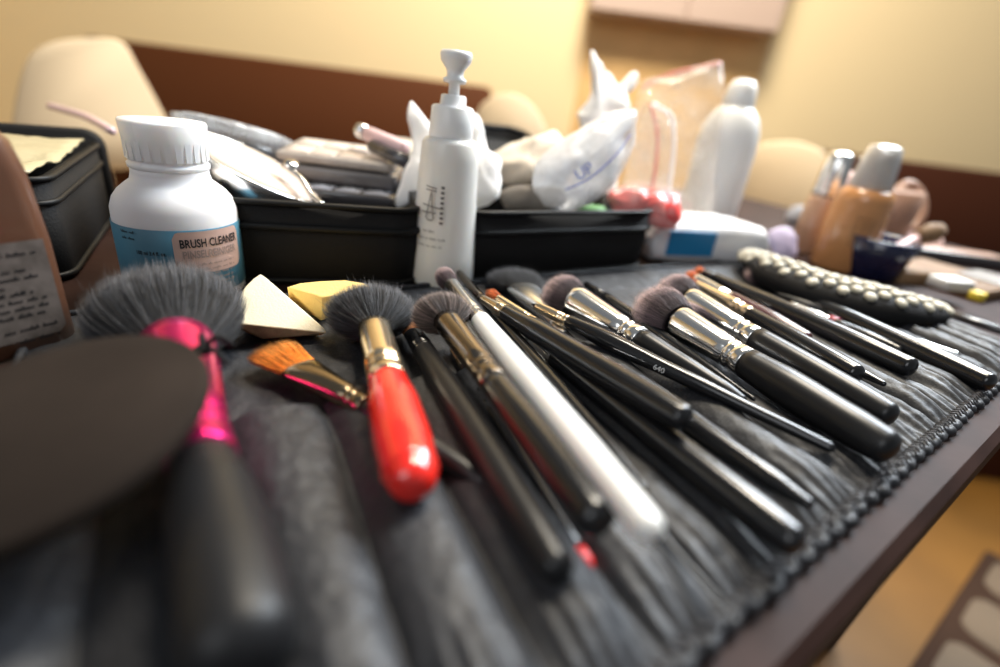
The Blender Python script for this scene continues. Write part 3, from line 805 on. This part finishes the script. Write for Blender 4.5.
obj('small_print', VV, FF, M['ink'], cb, smooth=False)
put_text('100 ml 3.4 fl. oz.', .0030, -pw/2-.0190, -.0010, M['ink'], fit=.0155)
# pump bottle
pp = P(441, 280); pb = thing('pump_bottle', 'tall white pump dispenser bottle standing before the black cases', 'pump bottle', pp)
zp = lambda y: zat(pp, y)-pp.z
rp = lambda y, w: w*dep(pp+UP*zp(y))/FPX
st = [(0, rp(280, 28)), (.003, rp(280, 31.5)), (zp(250), rp(250, 31.5)), (zp(160), rp(160, 29)), (zp(143), rp(143, 28)), (zp(139), rp(139, 25.5)), (zp(137), rp(137, 20))]
FS = (UP, Vector((1, 0, 0)), Vector((0, 1, 0)))
G().lathe(pp, UP, st, 56, fs=FS).build('bottle_body', M['cream_b'], pb)
zq = zp(138)
G().lathe(pp, UP, [(zq, rp(138, 21.5)), (zq+.001, rp(138, 22)), (zp(108), rp(108, 21)), (zp(106), rp(106, 19)), (zp(105), rp(105, 13)), (zp(96), rp(96, 12.5)), (zp(95), rp(95, 11)), (zp(95)+.0002, rp(95, 6))], 40, fs=FS).build('collar', M['white'], pb)
G().lathe(pp, UP, [(zp(96), rp(96, 5.5)), (zp(84), rp(84, 5.5)), (zp(83), rp(83, 11)), (zp(79), rp(79, 12)), (zp(77), rp(77, 8)), (zp(70), rp(70, 9)), (zp(62), rp(62, 15)), (zp(55), rp(55, 16.5)), (zp(51), rp(51, 15)), (zp(50), rp(50, 5))], 32, fs=FS).build('pump_head', M['white'], pb)
sv = Vector((-.35, .9, 0)).normalized()
G().tube([pp+UP*(zp(58)), pp+UP*(zp(58))+sv*.008, pp+UP*(zp(60))+sv*.0135], .0032, 12, [.0045, .0042, .0034]).build('nozzle', M['white'], pb)
fp = math.atan2(CC.y-pp.y, CC.x-pp.x); Rb = rp(250, 31.5)+.0002
S0 = cylmap(pp, zp(202), Rb, fp-.24)
S = lambda x, y, e=.0003: S0(x*1.12, y*1.12, e)
def strokes(lines, wd, S, name, m, parent, e=.0003):
    V = []; F = []
    for (x0, y0, x1, y1) in lines:
        d = Vector((x1-x0, y1-y0)); n = 6; q = Vector((-d.y, d.x)).normalized()*wd/2
        for i in range(n):
            a = Vector((x0, y0))+d*(i/n); b = Vector((x0, y0))+d*((i+1)/n); k = len(V)
            V += [S(a.x-q.x, a.y-q.y, e), S(b.x-q.x, b.y-q.y, e), S(b.x+q.x, b.y+q.y, e), S(a.x+q.x, a.y+q.y, e)]; F.append((k, k+1, k+2, k+3))
    obj(name, V, F, m, parent, smooth=False)
mm = .001
M['ink_g'] = mat('grey_ink', (.16, .15, .14), .5)
logo = [(-10*mm, 1*mm, 2*mm, -0.5*mm), (-11*mm, -3.5*mm, -1*mm, -3.5*mm), (-7*mm, -6*mm, -4.3*mm, 9*mm), (-4.3*mm, 9*mm, -2.6*mm, -6*mm), (-8*mm, 12*mm, -1*mm, 11*mm),
        (-8*mm, 10*mm, -1*mm, 9.4*mm), (-7.5*mm, -6*mm, -6*mm, -8*mm), (-6*mm, -8*mm, -3*mm, -8*mm), (-3*mm, -8*mm, -2*mm, -6*mm)]
strokes([(a, b, c, d) for a, b, c, d in logo], .0007, lambda x, y, e=0: S(-x-6*mm if 0 else x, y, e), 'logo', M['ink_g'], pb)
strokes([(1.6*mm, 12*mm-i*3.0*mm, 3.7*mm, 12*mm-i*3.0*mm) for i in range(8)], .0017, S, 'logo', M['ink_g'], pb)
VV, FF = [], []
for i, (x, w) in enumerate(((-9, 8), (-12, 18), (-12, 16))):
    V, F = wordbars(lambda x, y: S(x, y, .0003), x*mm, -(15.5+i*4.6)*mm, w*mm, .0013, rnd); k = len(VV); VV += V; FF += [tuple(a+k for a in f) for f in F]
obj('small_print', VV, FF, M['ink_g'], pb, smooth=False)
# foundation flask far left
tb_ = P(-2, 352); fl = thing('foundation_bottle', 'tan flat foundation bottle with a worn paper label, cut by the left edge', 'bottle', tb_)
yaw = math.atan2(CC.y-tb_.y, CC.x-tb_.x)+PI/2+.25
X = Vector((math.cos(yaw), math.sin(yaw), 0)); Y = Vector((-math.sin(yaw), math.cos(yaw), 0))
zt = zat(tb_, 118)-tb_.z; hx = 62*dep(tb_)/FPX
if (CC-tb_).dot(Y) < 0: Y = -Y
lo = []
for q, sx, sy in ((0, .94, .9), (.02, 1, 1), (.5, 1.0, 1), (.80, .93, .96), (.93, .84, .9), (.985, .70, .8), (1.0, .55, .6)):
    lo.append(rr3(tb_+UP*(zt*q), X, Y, hx*sx, .013*sy, .010*sy))
G().loft(lo).build('bottle_body', M['tan'], fl)
G().lathe(tb_+UP*zt, UP, [(0, .010), (.004, .010), (.0045, .0125), (.034, .012), (.036, .010)], 32).build('cap', M['pal_d'], fl)
sgn = 1 if X.dot(CR) > 0 else -1
def ST(x, y, e=.0): return tb_+X*(sgn*x)+Y*(.0132+e)+UP*y
lw0, lw1, lh0, lh1 = -.030, hx*.80, .008, .052
obj('label', [ST(lw0, lh0+.003, .0001), ST(lw0+.003, lh0, .0001), ST(lw1-.003, lh0, .0001), ST(lw1, lh0+.003, .0001), ST(lw1, lh1, .0001), ST(lw0, lh1, .0001)], [(0, 1, 2, 3, 4, 5)], M['paper'], fl, smooth=False)
V, F = text_geo('FLUID', .0034); obj('label_text', [ST(lw1-.024+v.x, lh1-.006+v.y, .0003) for v in V], F, M['ink'], fl, smooth=False)
VV, FF = [], []
for i, (x, w) in enumerate(((-.0135, .012), (-.024, .006), (-.024, .019), (-.024, .021), (-.024, .010), (-.024, .018), (-.024, .022), (-.024, .022), (-.024, .020), (-.022, .021), (-.018, .017))):
    V, F = wordbars(lambda x, y: ST(x, y, .0003), lw1+x, lh1-(.006 if i == 0 else .0062+i*.0034+(.003 if i > 8 else 0)+(.002 if i > 9 else 0)), w-.002, .0019, rnd); k = len(VV); VV += V; FF += [tuple(a+k for a in f) for f in F]
obj('small_print', VV, FF, M['ink'], fl, smooth=False)
# ------------------------------------------------------------------ cases
def zipcase(label, A, B, width, h, contents=True, group=None, inner=None, lidtilt=None):
    """A,B = front bottom corners on the table"""
    X = (B-A).normalized(); Y = Vector((-X.y, X.x, 0)); L = (B-A).length; c = (A+B)/2+Y*width/2
    rt = thing('cosmetic_case', label, 'case', c, group)
    th = .004; r = .022; N = 8
    def lp(z, d): return rr3(c+UP*z, X, Y, L/2-d, width/2-d, max(r-d, .004), N)
    G().loft([lp(.0, .004), lp(.003, .0), lp(h*.5, -.002), lp(h, 0), lp(h, th), lp(h*.5, th), lp(.006, th), lp(.004, th+.01)]).build('case_body', M['fabric'], rt)
    for z in (h-.001, h*.72, .004):
        l = lp(z, -.001 if z != h*.72 else -.0022); G().tube(l, .0017 if z != h*.72 else .0024, 8, closed=True).build('piping' if z != h*.72 else 'zipper', M['piping'], rt)
    return rt, c, X, Y, L
cA = zipcase('open black zip case holding palettes and round compacts, left of the pump bottle', P(212, 284), P(420, 288), .12, .056)
cB = zipcase('open black zip case holding cream cloth and plastic bags, right of the pump bottle', P(458, 285), P(646, 269), .12, .055)
# lid of case B standing open behind as a shallow tray
rt, c, X, Y, L = cB
lidc = c+X*.035+Y*.130+UP*.066; tl = .27; L -= .07
Y2 = (Y*math.cos(tl)+UP*math.sin(tl)); N2 = X.cross(Y2).normalized()
if N2.z < 0: N2 = -N2
def lp(z, d): return rr3(lidc+N2*z, X, Y2, L/2-d, .065-d, max(.024-d, .003), 8)
G().loft([lp(0, .004), lp(.003, 0), lp(.016, 0), lp(.016, .003), lp(.005, .003), lp(.004, .01)]).build('lid', M['fabric'], rt)
G().tube(lp(.016, .001), .003, 8, closed=True).build('lid_piping', M['piping'], rt)
# large case at far left
lc_ = P(72, 283); X = Vector((math.cos(.10), math.sin(.10), 0)); d2 = (P(106, 232)-lc_); Y = d2.normalized(); X = Vector((Y.y, -Y.x, 0))
hL = .060; wL = .20; dL = .16
c = lc_-X*wL/2+Y*dL/2
rt = thing('cosmetic_case', 'big black zip case with a golden clear sheet on top, far left', 'case', c)
def lp(z, d): return rr3(c+UP*z, X, Y, wL/2-d, dL/2-d, max(.014-d, .003), 6)
G().loft([lp(0, .003), lp(.003, 0), lp(hL, 0), lp(hL, .005), lp(hL-.010, .006), lp(hL-.011, .02)]).build('case_body', M['fabric'], rt)
for z in (hL, hL*.78, .004): G().tube(lp(z, -.0005), .0018, 8, closed=True).build('piping' if z in (hL, .004) else 'zipper', M['piping'], rt)
g = G(); rbox(g, c+Y*(dL/2+.012)+UP*.0345, X, UP, Y, wL/2, .034, .014, .014, .002); g.build('lid', M['fabric'], rt)
g = G(); n_ = 20; V = []; F = []
for j in range(n_+1):
    for i in range(n_+1):
        x = (i/n_-.5)*(wL-.016); y = (j/n_-.5)*(dL-.016); p = c+X*x+Y*y; V.append(p+UP*(hL+.001+.004*noise.noise(p*30)+.003*noise.noise(p*75)))
for j in range(n_):
    for i in range(n_): a = j*(n_+1)+i; F.append((a, a+1, a+n_+2, a+n_+1))
tag(obj('plastic_sheet', V, F, M['goldfilm'], solid=.0012), 'crinkled golden plastic sheet lying on the far left black case', 'plastic sheet')
q = c+X*.055+Y*.02+UP*(hL+.003)
g = G(); g.tube(catmull([P(50, 106, .066), P(84, 116, .066), P(112, 131, .066)], 6), .0035, 12)
pk = g.build('cosmetic_pencil', M['mugpink']); tag(pk, 'pinkish cosmetic pencil lying across the far left case', 'pencil')
# round black compact beside the cleaner
q = P(133, 205, .0); cm = thing('compact', 'black round compact with pale rim, half hidden behind the brush cleaner bottle', 'compact', q+Y*.0)
q2 = P(140, 186, .02); nn = (UP*.8+Vector((-.45, -.1, 0))).normalized()
G().lathe(q2, nn, [(-.006, .022), (-.005, .026), (0, .027), (.004, .026)], 40).build('lid', M['pal_d'], cm)
G().lathe(q2-nn*.008, nn, [(-.006, .022), (-.005, .026), (0, .027), (.001, .026)], 40).build('base', M['silver'], cm)
# ------------------------------------------------------------------ inside case A
def idir(dx, dy, dz): return (CR*dx+CU*dy-CF*dz).normalized()
def dish(center, nrm, R, h, m_body, m_top, name, label, cat, topname, dome=.004):
    rt = thing(name, label, cat, center-nrm*h-UP*.01)
    G().lathe(center-nrm*h, nrm, [(0, R*.72), (.001, R*.80), (h*.6, R*.96), (h-.001, R), (h, R*.985), (h, R*.94), (h-.003, R*.93)], 56).build('dish', m_body, rt)
    G().lathe(center-nrm*.003, nrm, [(0, R*.93), (.003, R*.925), (.003+dome*.6, R*.8), (.003+dome, R*.4), (.0031+dome, R*.05)], 56).build(topname, m_top, rt)
    return rt
dish(Q(258, 166, .365), idir(.52, .80, .27), .0480, .022, M['silver'], M['puff'], 'powder_compact', 'silver round powder compact with pinkish beige puff on top, tilted in the left case', 'compact', 'puff', .0025)
r_ = dish(Q(236, 128, .45), idir(.20, .90, .20), .0500, .030, M['clear'], M['clear'], 'clear_container', 'round clear plastic container behind the powder compact', 'container', 'lid')
G().lathe(Q(236, 128, .45)-idir(.2, .9, .2)*.026, idir(.20, .90, .20), [(0, .036), (.004, .04), (.014, .042), (.016, .03)], 40).build('contents', M['pal_d'], r_)
def slab(name, label, cat, px, py, h, yaw, sx, sy, t, m, r=.004, pitch=0, group=None, top=None, fill=0):
    c = P(px, py, h); X = Vector((math.cos(yaw), math.sin(yaw), 0)); Y = Vector((-math.sin(yaw), math.cos(yaw), 0))
    if pitch: Y = (Y*math.cos(pitch)+UP*math.sin(pitch))
    N = X.cross(Y).normalized()
    rt = thing(name, label, cat, c, group)
    g = G(); rbox(g, c, X, Y, N, sx/2, sy/2, t, r, .0008); g.build('palette_case' if 'palette' in name else 'body', m, rt)
    if top:
        nx, ny, mt, pn = top
        for i in range(nx):
            for j in range(ny):
                q = c+X*((i+.5)/nx-.5)*sx*.9+Y*((j+.5)/ny-.5)*sy*.86+N*(t-.0004)
                g = G(); rbox(g, q, X, Y, N, sx*.9/nx*.44, sy*.86/ny*.44, .0010, .0015, .0003); g.build(pn, mt, rt)
    return rt, c, X, Y, N
slab('eyeshadow_palette', 'dark palette with glassy window panes, lowest of the stack in the left case', 'palette', 352, 200, .040, .10, .075, .05, .010, M['pal_d'], top=(3, 1, M['window'], 'pane'))
slab('eyeshadow_palette', 'glossy dark grey palette in the middle of the stack in the left case', 'palette', 350, 176, .054, .06, .090, .06, .011, mat('palette_mid', (.12, .11, .11), .25, coat=.4), pitch=.1)
slab('eyeshadow_palette', 'pale taupe palette topmost of the stack in the left case', 'palette', 345, 158, .068, .02, .095, .06, .006, M['pal'], pitch=.12, top=(4, 2, mat('palette_pan', (.50, .42, .36), .6), 'pan'))
g = G().lathe(Q(366, 133, .43), Q(412, 152, .41)-Q(366, 133, .43), [(0, .003), (.002, .0062), (.045, .0062), (.047, .004)], 24)
lg = thing('lip_gloss', 'pale pink lip gloss tube with silver end on the palettes in the left case', 'lip gloss', Q(390, 143, .42)-UP*.006)
obj('tube', g.V, g.F, M['mugpink'], lg)
q = Q(366, 133, .43); a_ = (q-Q(412, 152, .41)).normalized()
G().lathe(q, a_, [(0, .0058), (.006, .0062), (.009, .0058), (.010, .003)], 24).build('cap', M['silver'], lg)
g = G().tube([Q(372, 146, .42), Q(415, 166, .40)], .0055, 16); tag(g.build('mascara', M['pal_d']), 'black mascara tube under the pale pink lip gloss in the left case', 'mascara')
slab('blush_compact', 'beige square compact at the back of the left case, behind the lip gloss', 'compact', 398, 150, .054, -.1, .040, .03, .008, mat('compact_beige', (.50, .45, .36), .5), pitch=.5)
g = G(); g.tube(catmull([Q(283, 166, .36), Q(300, 178, .355), Q(312, 196, .35), Q(322, 205, .345)], 5), .0022, 10)
w_ = thing('hair_clip', 'small silver hinge clip hanging off the powder compact', 'clip', Q(300, 190, .355))
obj('clip_arm', g.V, g.F, M['silver'], w_)
G().lathe(Q(291, 168, .362), idir(.3, .5, .6), [(0, .003), (.001, .005), (.004, .005), (.005, .003)], 20).build('clip_pad', M['chrome'], w_)
# tissues behind the pump
tag(pillow('tissue', [(411, 102), (425, 112), (432, 130), (428, 165), (415, 200), (396, 206), (400, 180), (412, 150)], .40, .006, M['tissue'], amp=.003), 'pointed white tissue standing up left of the pump bottle', 'tissue')
tag(pillow('tissue', [(455, 118), (470, 112), (484, 126), (492, 150), (500, 165), (494, 204), (458, 208), (450, 150)], .43, .010, M['tissue'], amp=.005), 'crumpled white tissue showing right behind the pump bottle', 'tissue')
tag(pillow('cloth', [(475, 168), (500, 150), (530, 138), (556, 134), (566, 150), (556, 172), (530, 184), (500, 186)], .50, .02, M['cloth'], amp=.006), 'cream cloth bundled inside the right-hand black case', 'cloth')
tag(pillow('cloth', [(500, 190), (530, 186), (560, 188), (566, 204), (540, 212), (505, 206)], .44, .012, M['lining'], amp=.003), 'folded grey-beige cloth at the front of the right-hand black case', 'cloth')
# plastic bags
bg = thing('plastic_bag', 'puffed milky plastic bag with blue lettering resting on the right black case', 'bag', Q(585, 200, .43))
pillow('bag_film', [(532, 182), (540, 158), (565, 138), (600, 118), (636, 107), (636, 130), (626, 165), (602, 196), (572, 211), (545, 205)], .43, .022, M['milky'], bg, amp=.0022, fr=60, rings=9)
V, F = text_geo('UP', .013)
o_ = Q(578, 181, .404); dx_ = (Q(601, 167, .404)-o_).normalized(); dy_ = idir(-.5, .86, 0.1)
obj('lettering', [o_+dx_*v.x+dy_*v.y for v in V], F, M['navy_ink'], bg, smooth=False)
G().tube(catmull([Q(565, 190, .408), Q(590, 178, .403), Q(616, 155, .408), Q(630, 135, .415)], 6), .0006, 6).build('printed_line', M['navy_ink'], bg)
tag(pillow('green_packet', [(573, 206), (590, 203), (606, 207), (604, 219), (580, 221)], .46, .008, M['green'], amp=.002), 'small green packet under the milky plastic bag', 'packet')
tag(pillow('tissue', [(592, 54), (600, 60), (612, 78), (628, 98), (624, 130), (612, 205), (584, 205), (578, 128), (580, 108), (588, 92), (590, 70)], .54, .014, M['tissue'], amp=.006), 'tall white tissue sticking up inside the clear bag', 'tissue')
tag(pillow('tissue', [(632, 72), (638, 76), (632, 90), (618, 100), (616, 88)], .545, .004, M['tissue'], amp=.002), 'tiny white tissue scrap beside the tall white tissue', 'tissue')
zb2 = thing('zip_bag', 'clear zip bag with a pinkish red top strip standing behind the milky bag', 'bag', Q(670, 210, .58))
pillow('bag_film', [(640, 86), (668, 74), (700, 66), (722, 62), (724, 100), (716, 160), (706, 240), (660, 242), (622, 236), (626, 150)], .58, .022, M['clearbag'], zb2, amp=.004, rings=8)
G().tube(catmull([Q(642, 88, .585), Q(670, 74, .58), Q(697, 68, .58), Q(721, 63, .58)], 5), .0018, 8).build('zip_strip', M['redstrip'], zb2)
zb3 = thing('zip_bag', 'narrow clear zip bag with white and red edge, in front of the larger clear bag', 'bag', Q(655, 200, .52))
pillow('bag_film', [(648, 104), (660, 108), (672, 120), (674, 160), (668, 230), (640, 236), (630, 170), (640, 130)], .52, .010, M['clearbag'], zb3, amp=.003)
G().tube(catmull([Q(652, 103, .52), Q(664, 110, .52), Q(672, 118, .52), Q(674, 150, .52), Q(668, 196, .52)], 5), .0020, 8).build('edge_fold', M['tissue'], zb3)
G().tube(catmull([Q(650, 104, .52), Q(657, 130, .518), Q(656, 165, .518), Q(650, 200, .52)], 5), .0018, 8).build('zip_strip', M['redstrip'], zb3)
rp_ = thing('red_packet', 'red see-through packet with a bright red round cap, beside the milky plastic bag', 'packet', Q(645, 222, .47))
pillow('wrapper', [(610, 192), (630, 186), (655, 188), (676, 196), (682, 214), (672, 228), (645, 224), (615, 214)], .47, .014, M['redpack'], rp_, amp=.004, fr=70)
q = Q(677, 211, .462); G().lathe(q, idir(.8, .1, .6), [(-.010, .006), (-.009, .010), (.0, .011), (.002, .008)], 24, flat=1).build('cap', M['redcap'], rp_)
pillow('film', [(604, 196), (628, 182), (660, 184), (688, 198), (686, 218), (672, 232), (640, 230), (610, 220)], .465, .018, film('thin_film', (.95, .9, .9), .08, .1), rp_, amp=.003)
# white bottle
wb = P(701, 232); wt = thing('spray_bottle', 'tall plain white bottle with rounded cap behind the wipes packet', 'bottle', wb)
upright(wt, wb, [(232, 22), (228, 26), (200, 27), (170, 28), (145, 28.5), (130, 27.5), (118, 24), (108, 17), (106, 14)], 'bottle_body', M['white'])
upright(wt, wb+UP*0, [(107, 15), (104, 15.5), (88, 14), (81, 10), (79, 4)], 'cap', M['white'])
# wipes packet
A = P(648, 264); B = P(762, 267); X = (B-A).normalized(); Y = Vector((-X.y, X.x, 0)); L = (B-A).length; c = (A+B)/2+Y*.035
wp = thing('wipes_packet', 'white soft packet of wipes with a blue square label', 'packet', c)
lo = []
for q, s_, zc in ((-1, .25, .5), (-.97, .6, .5), (-.9, .92, .5), (-.6, 1, .5), (0, 1, .5), (.6, 1, .5), (.9, .9, .5), (.97, .6, .5), (1, .25, .5)):
    cc = c+X*(L/2*q)+UP*.021
    pts = rr3(cc, Y, UP, .035, .0205*s_, min(.010, .02*s_*.8), 6)
    lo.append([p+nvec(p*50)*.0012*(s_) for p in pts])
lo2 = []
for i in range(len(lo)-1):
    for k in range(4):
        lo2.append([a.lerp(b, k/4) for a, b in zip(lo[i], lo[i+1])])
lo2.append(lo[-1]); G().loft([[p+Vector(nvec(p*70))*.0012 for p in l] for l in lo2]).build('wrapper', M['wipes'], wp)
fc = c-Y*.0362
def SW(x, y, e=0): return fc+X*x-Y*(.0008+e)+UP*y
xL = (P(658, 262)-fc).dot(X); xR = (P(700, 262)-fc).dot(X)
obj('label', [SW(xL, .010), SW(xR, .010), SW(xR, .034), SW(xL, .034), SW(xL, .010, -.003), SW(xR, .010, -.003), SW(xR, .034, -.003), SW(xL, .034, -.003)],
    [(0, 1, 2, 3), (7, 6, 5, 4), (0, 4, 5, 1), (1, 5, 6, 2), (2, 6, 7, 3), (3, 7, 4, 0)], M['deepblue'], wp, smooth=False)
tag(pillow('packet', [(768, 232), (786, 226), (796, 238), (794, 258), (776, 258)], dep(P(782, 260)), .008, M['violet'], amp=.003), 'small violet and white packet between the wipes and the foundation bottles', 'packet')
# foundation bottles at right
def lean(base, tilt): return None
f1 = P(804, 252); t1 = thing('foundation_bottle', 'slim beige-brown foundation bottle with shiny silver cap, left of the amber one', 'bottle', f1)
upright(t1, f1, [(252, 13), (250, 15), (222, 15), (200, 14.5), (196, 13)], 'bottle_body', M['tan_p'])
upright(t1, f1, [(196, 13), (192, 13.5), (172, 13), (156, 12), (152, 8)], 'cap', M['silver'])
f2 = P(836, 268); t2 = thing('foundation_bottle', 'larger amber foundation bottle with smoky clear cap behind the beaded pouch', 'bottle', f2)
upright(t2, f2, [(268, 22), (264, 26), (230, 26), (200, 25), (192, 24), (188, 18)], 'bottle_body', M['tan_o'])
upright(t2, f2, [(189, 18), (187, 19), (160, 17), (148, 15), (145, 9)], 'cap', M['capgrey'])
S = cylmap(f2, .030, 26*dep(f2)/FPX, math.atan2(CC.y-f2.y, CC.x-f2.x)+.35)
VV, FF = [], []
for i in range(6):
    V, F = wordbars(lambda x, y: S(x, y, .0006), -.010, .030-i*.0055, .018, .0022, rnd); k = len(VV); VV += V; FF += [tuple(a+k for a in f) for f in F]
obj('small_print', VV, FF, M['chairleg'], t2, smooth=False)
f3 = P(824, 246); t3 = thing('lotion_tube', 'pinkish tube seen between the two foundation bottles', 'tube', f3)
upright(t3, f3, [(246, 12), (215, 14), (190, 12), (172, 8)], 'tube_body', M['mugpink'])
tag(pillow('grey_sponge', [(786, 215), (796, 206), (808, 208), (806, 222), (790, 224)], dep(P(797, 226)), .01, mat('grey_foam', (.28, .28, .30), .9), amp=.002), 'small grey sponge left of the slim foundation bottle', 'sponge')
# navy cup, mug behind
n1 = P(866, 276); t = thing('cup', 'dark navy cup standing right of the amber foundation bottle', 'cup', n1)
upright(t, n1, [(276, 20), (273, 24), (255, 29), (238, 33), (237, 31), (238.5, 30), (262, 24)], 'cup_body', M['navy'])
n2 = P(872, 246); t = thing('mug', 'beige mug with curved pale handle behind the navy cup', 'mug', n2)
upright(t, n2, [(246, 20), (243, 23), (215, 24), (190, 25), (189, 22), (191, 21), (235, 18)], 'mug_body', M['mug'])
d_ = dep(n2)
G().tube(catmull([Q(893, 195, d_), Q(908, 184, d_), Q(920, 194, d_), Q(922, 212, d_), Q(912, 228, d_), Q(896, 234, d_)], 6), .0065, 12).build('handle', M['mug'], t)
dn = dep(n1+UP*.03)
tq = thing('makeup_brush', 'small brush with beige bristles leaning out of the navy cup', 'brush', Q(880, 256, dn))
G().tube([Q(868, 262, dn), Q(918, 238, dn)], .0048, 12).build('handle', M['mugpink'], tq)
G().lathe(Q(917, 238, dn), Q(940, 230, dn)-Q(917, 238, dn), [(0, .005), (.005, .009), (.018, .011), (.028, .007), (.030, .002)], 24).build('bristles', M['card'], tq)
tag(pillow('tissue', [(906, 236), (930, 232), (944, 240), (930, 252), (906, 254)], dep(P(925, 256)), .008, mat('pink_tissue', (.62, .42, .38), .9), amp=.003), 'crumpled pinkish tissue right of the navy cup', 'tissue')
# beaded pouch
pts = [P(748, 256, .014), P(772, 272, .016), P(806, 288, .017), P(848, 300, .017), P(893, 309, .016), P(942, 313, .013)]
path = catmull(pts, 8); n = len(path)
pu = thing('pouch', 'long black pouch with rows of cream beads, beyond the right-hand brushes', 'pouch', P(850, 316, 0))
V = []; F = []; seg = 20; FRM = []
for i, p in enumerate(path):
    t = i/(n-1); a, s, nn = frame(path[min(i+1, n-1)]-path[max(i-1, 0)])
    k = min(1, math.sin(PI*min(max(t, .0), 1))**.5+.12); FRM.append((p, a, s, nn, k))
    for q in range(seg):
        w = 2*PI*q/seg; V.append(p+s*(.025*k*math.cos(w))+nn*(.0150*k*math.sin(w)))
for i in range(n-1):
    for q in range(seg):
        r = (q+1) % seg; F.append((i*seg+q, (i+1)*seg+q, (i+1)*seg+r, i*seg+r))
F.append(tuple(range(seg))); F.append(tuple((n-1)*seg+q for q in reversed(range(seg))))
obj('pouch_body', V, F, M['fabric'], pu)
g = G()
for i in range(2, n-2):
    p, a, s, nn, k = FRM[i]
    if i % 2: continue
    for r in range(5):
        w = math.radians(52+r*26+(13 if i % 4 else 0))
        o = -1 if s.y < 0 else 1
        q = p+s*(o*.0252*k*math.cos(w-.6))+nn*(.0152*k*math.sin(w-.6))
        no = (s*(o*math.cos(w-.6)*.5)+nn*math.sin(w-.6)).normalized()
        g.lathe(q-no*.001, no, [(0, .0046), (.0018, .0044), (.0028, .0028), (.0032, .0006)], 10)
g.build('bead_rows', M['beads'], pu)
# clutter at right
slab('notepad', 'flat brown card box at the right, beyond the pouch', 'box', 946, 283, .0, .55, .10, .10, .012, M['card'], r=.003)
slab('eraser', 'white rectangular rubber block on the brown card box at right', 'eraser', 948, 288, .013, .2, .034, .022, .010, M['eraser'], r=.003)
slab('bottle_cap', 'small yellow cap beside the white rubber block at right', 'cap', 975, 300, .013, .4, .012, .012, .008, M['yellow'], r=.004)
slab('tray', 'grey plastic tray corner at the right edge beside the yellow cap', 'tray', 1010, 296, .0, .55, .06, .09, .014, mat('tray_grey', (.20, .19, .18), .4), r=.005)
g = G().tube([P(925, 306, .006), P(1045, 345, .006)], .0035, 12); tag(g.build('eye_pencil', M['pal_d']), 'black pencil pointing right off the end of the beaded pouch', 'pencil')
slab('kraft_box', 'tan card packet lying between the pouch and the dark bench', 'box', 900, 279, .0, .3, .05, .04, .014, mat('tan_card', (.25, .15, .075), .7), r=.003)
slab('dark_palette', 'long dark palette with pink-beige top edge, behind the brown card box', 'palette', 950, 262, .0, -.05, .14, .04, .016, M['pal_d'], top=(1, 1, M['mug'], 'lid_panel'))
slab('wooden_block', 'small golden brown wooden block near the tail of the rightmost brush', 'block', 918, 335, .0, .5, .03, .022, .008, mat('golden_wood', (.36, .22, .07), .5), r=.003)
# ------------------------------------------------------------------ light
w = bpy.data.worlds.new('world'); SC.world = w; w.use_nodes = True
bgn = w.node_tree.nodes['Background']; bgn.inputs[0].default_value = (.86, .93, 1.0, 1); bgn.inputs[1].default_value = .20
def area(name, loc, target, size, energy, col, sy=None):
    l = bpy.data.lights.new(name, 'AREA'); l.energy = energy; l.color = col; l.size = size
    if sy: l.shape = 'RECTANGLE'; l.size_y = sy
    o = bpy.data.objects.new(name, l); COL.objects.link(o); o.location = loc
    if name == 'window_light': l.spread = math.radians(95)
    o.rotation_euler = (Vector(target)-Vector(loc)).to_track_quat('-Z', 'Y').to_euler()
area('window_light', (1.3, 1.5, 2.3), (.1, .3, .75), 1.1, 36, (.84, .92, 1.0), 1.1)
area('wall_centre_fill', (.2, 1.0, 2.5), (.05, 1.9, .9), .6, 74, (1, .89, .72))  # added warm fill, makes the back wall brighter towards its middle
area('room_window', (-1.1, -1.7, 2.3), (0, .5, .75), 1.5, 20, (.93, .96, 1.0))
SC.view_settings.view_transform = 'Standard'; SC.view_settings.look = 'None'; SC.view_settings.gamma = 1; SC.view_settings.use_curve_mapping = False
SC.view_settings.exposure = 0.0
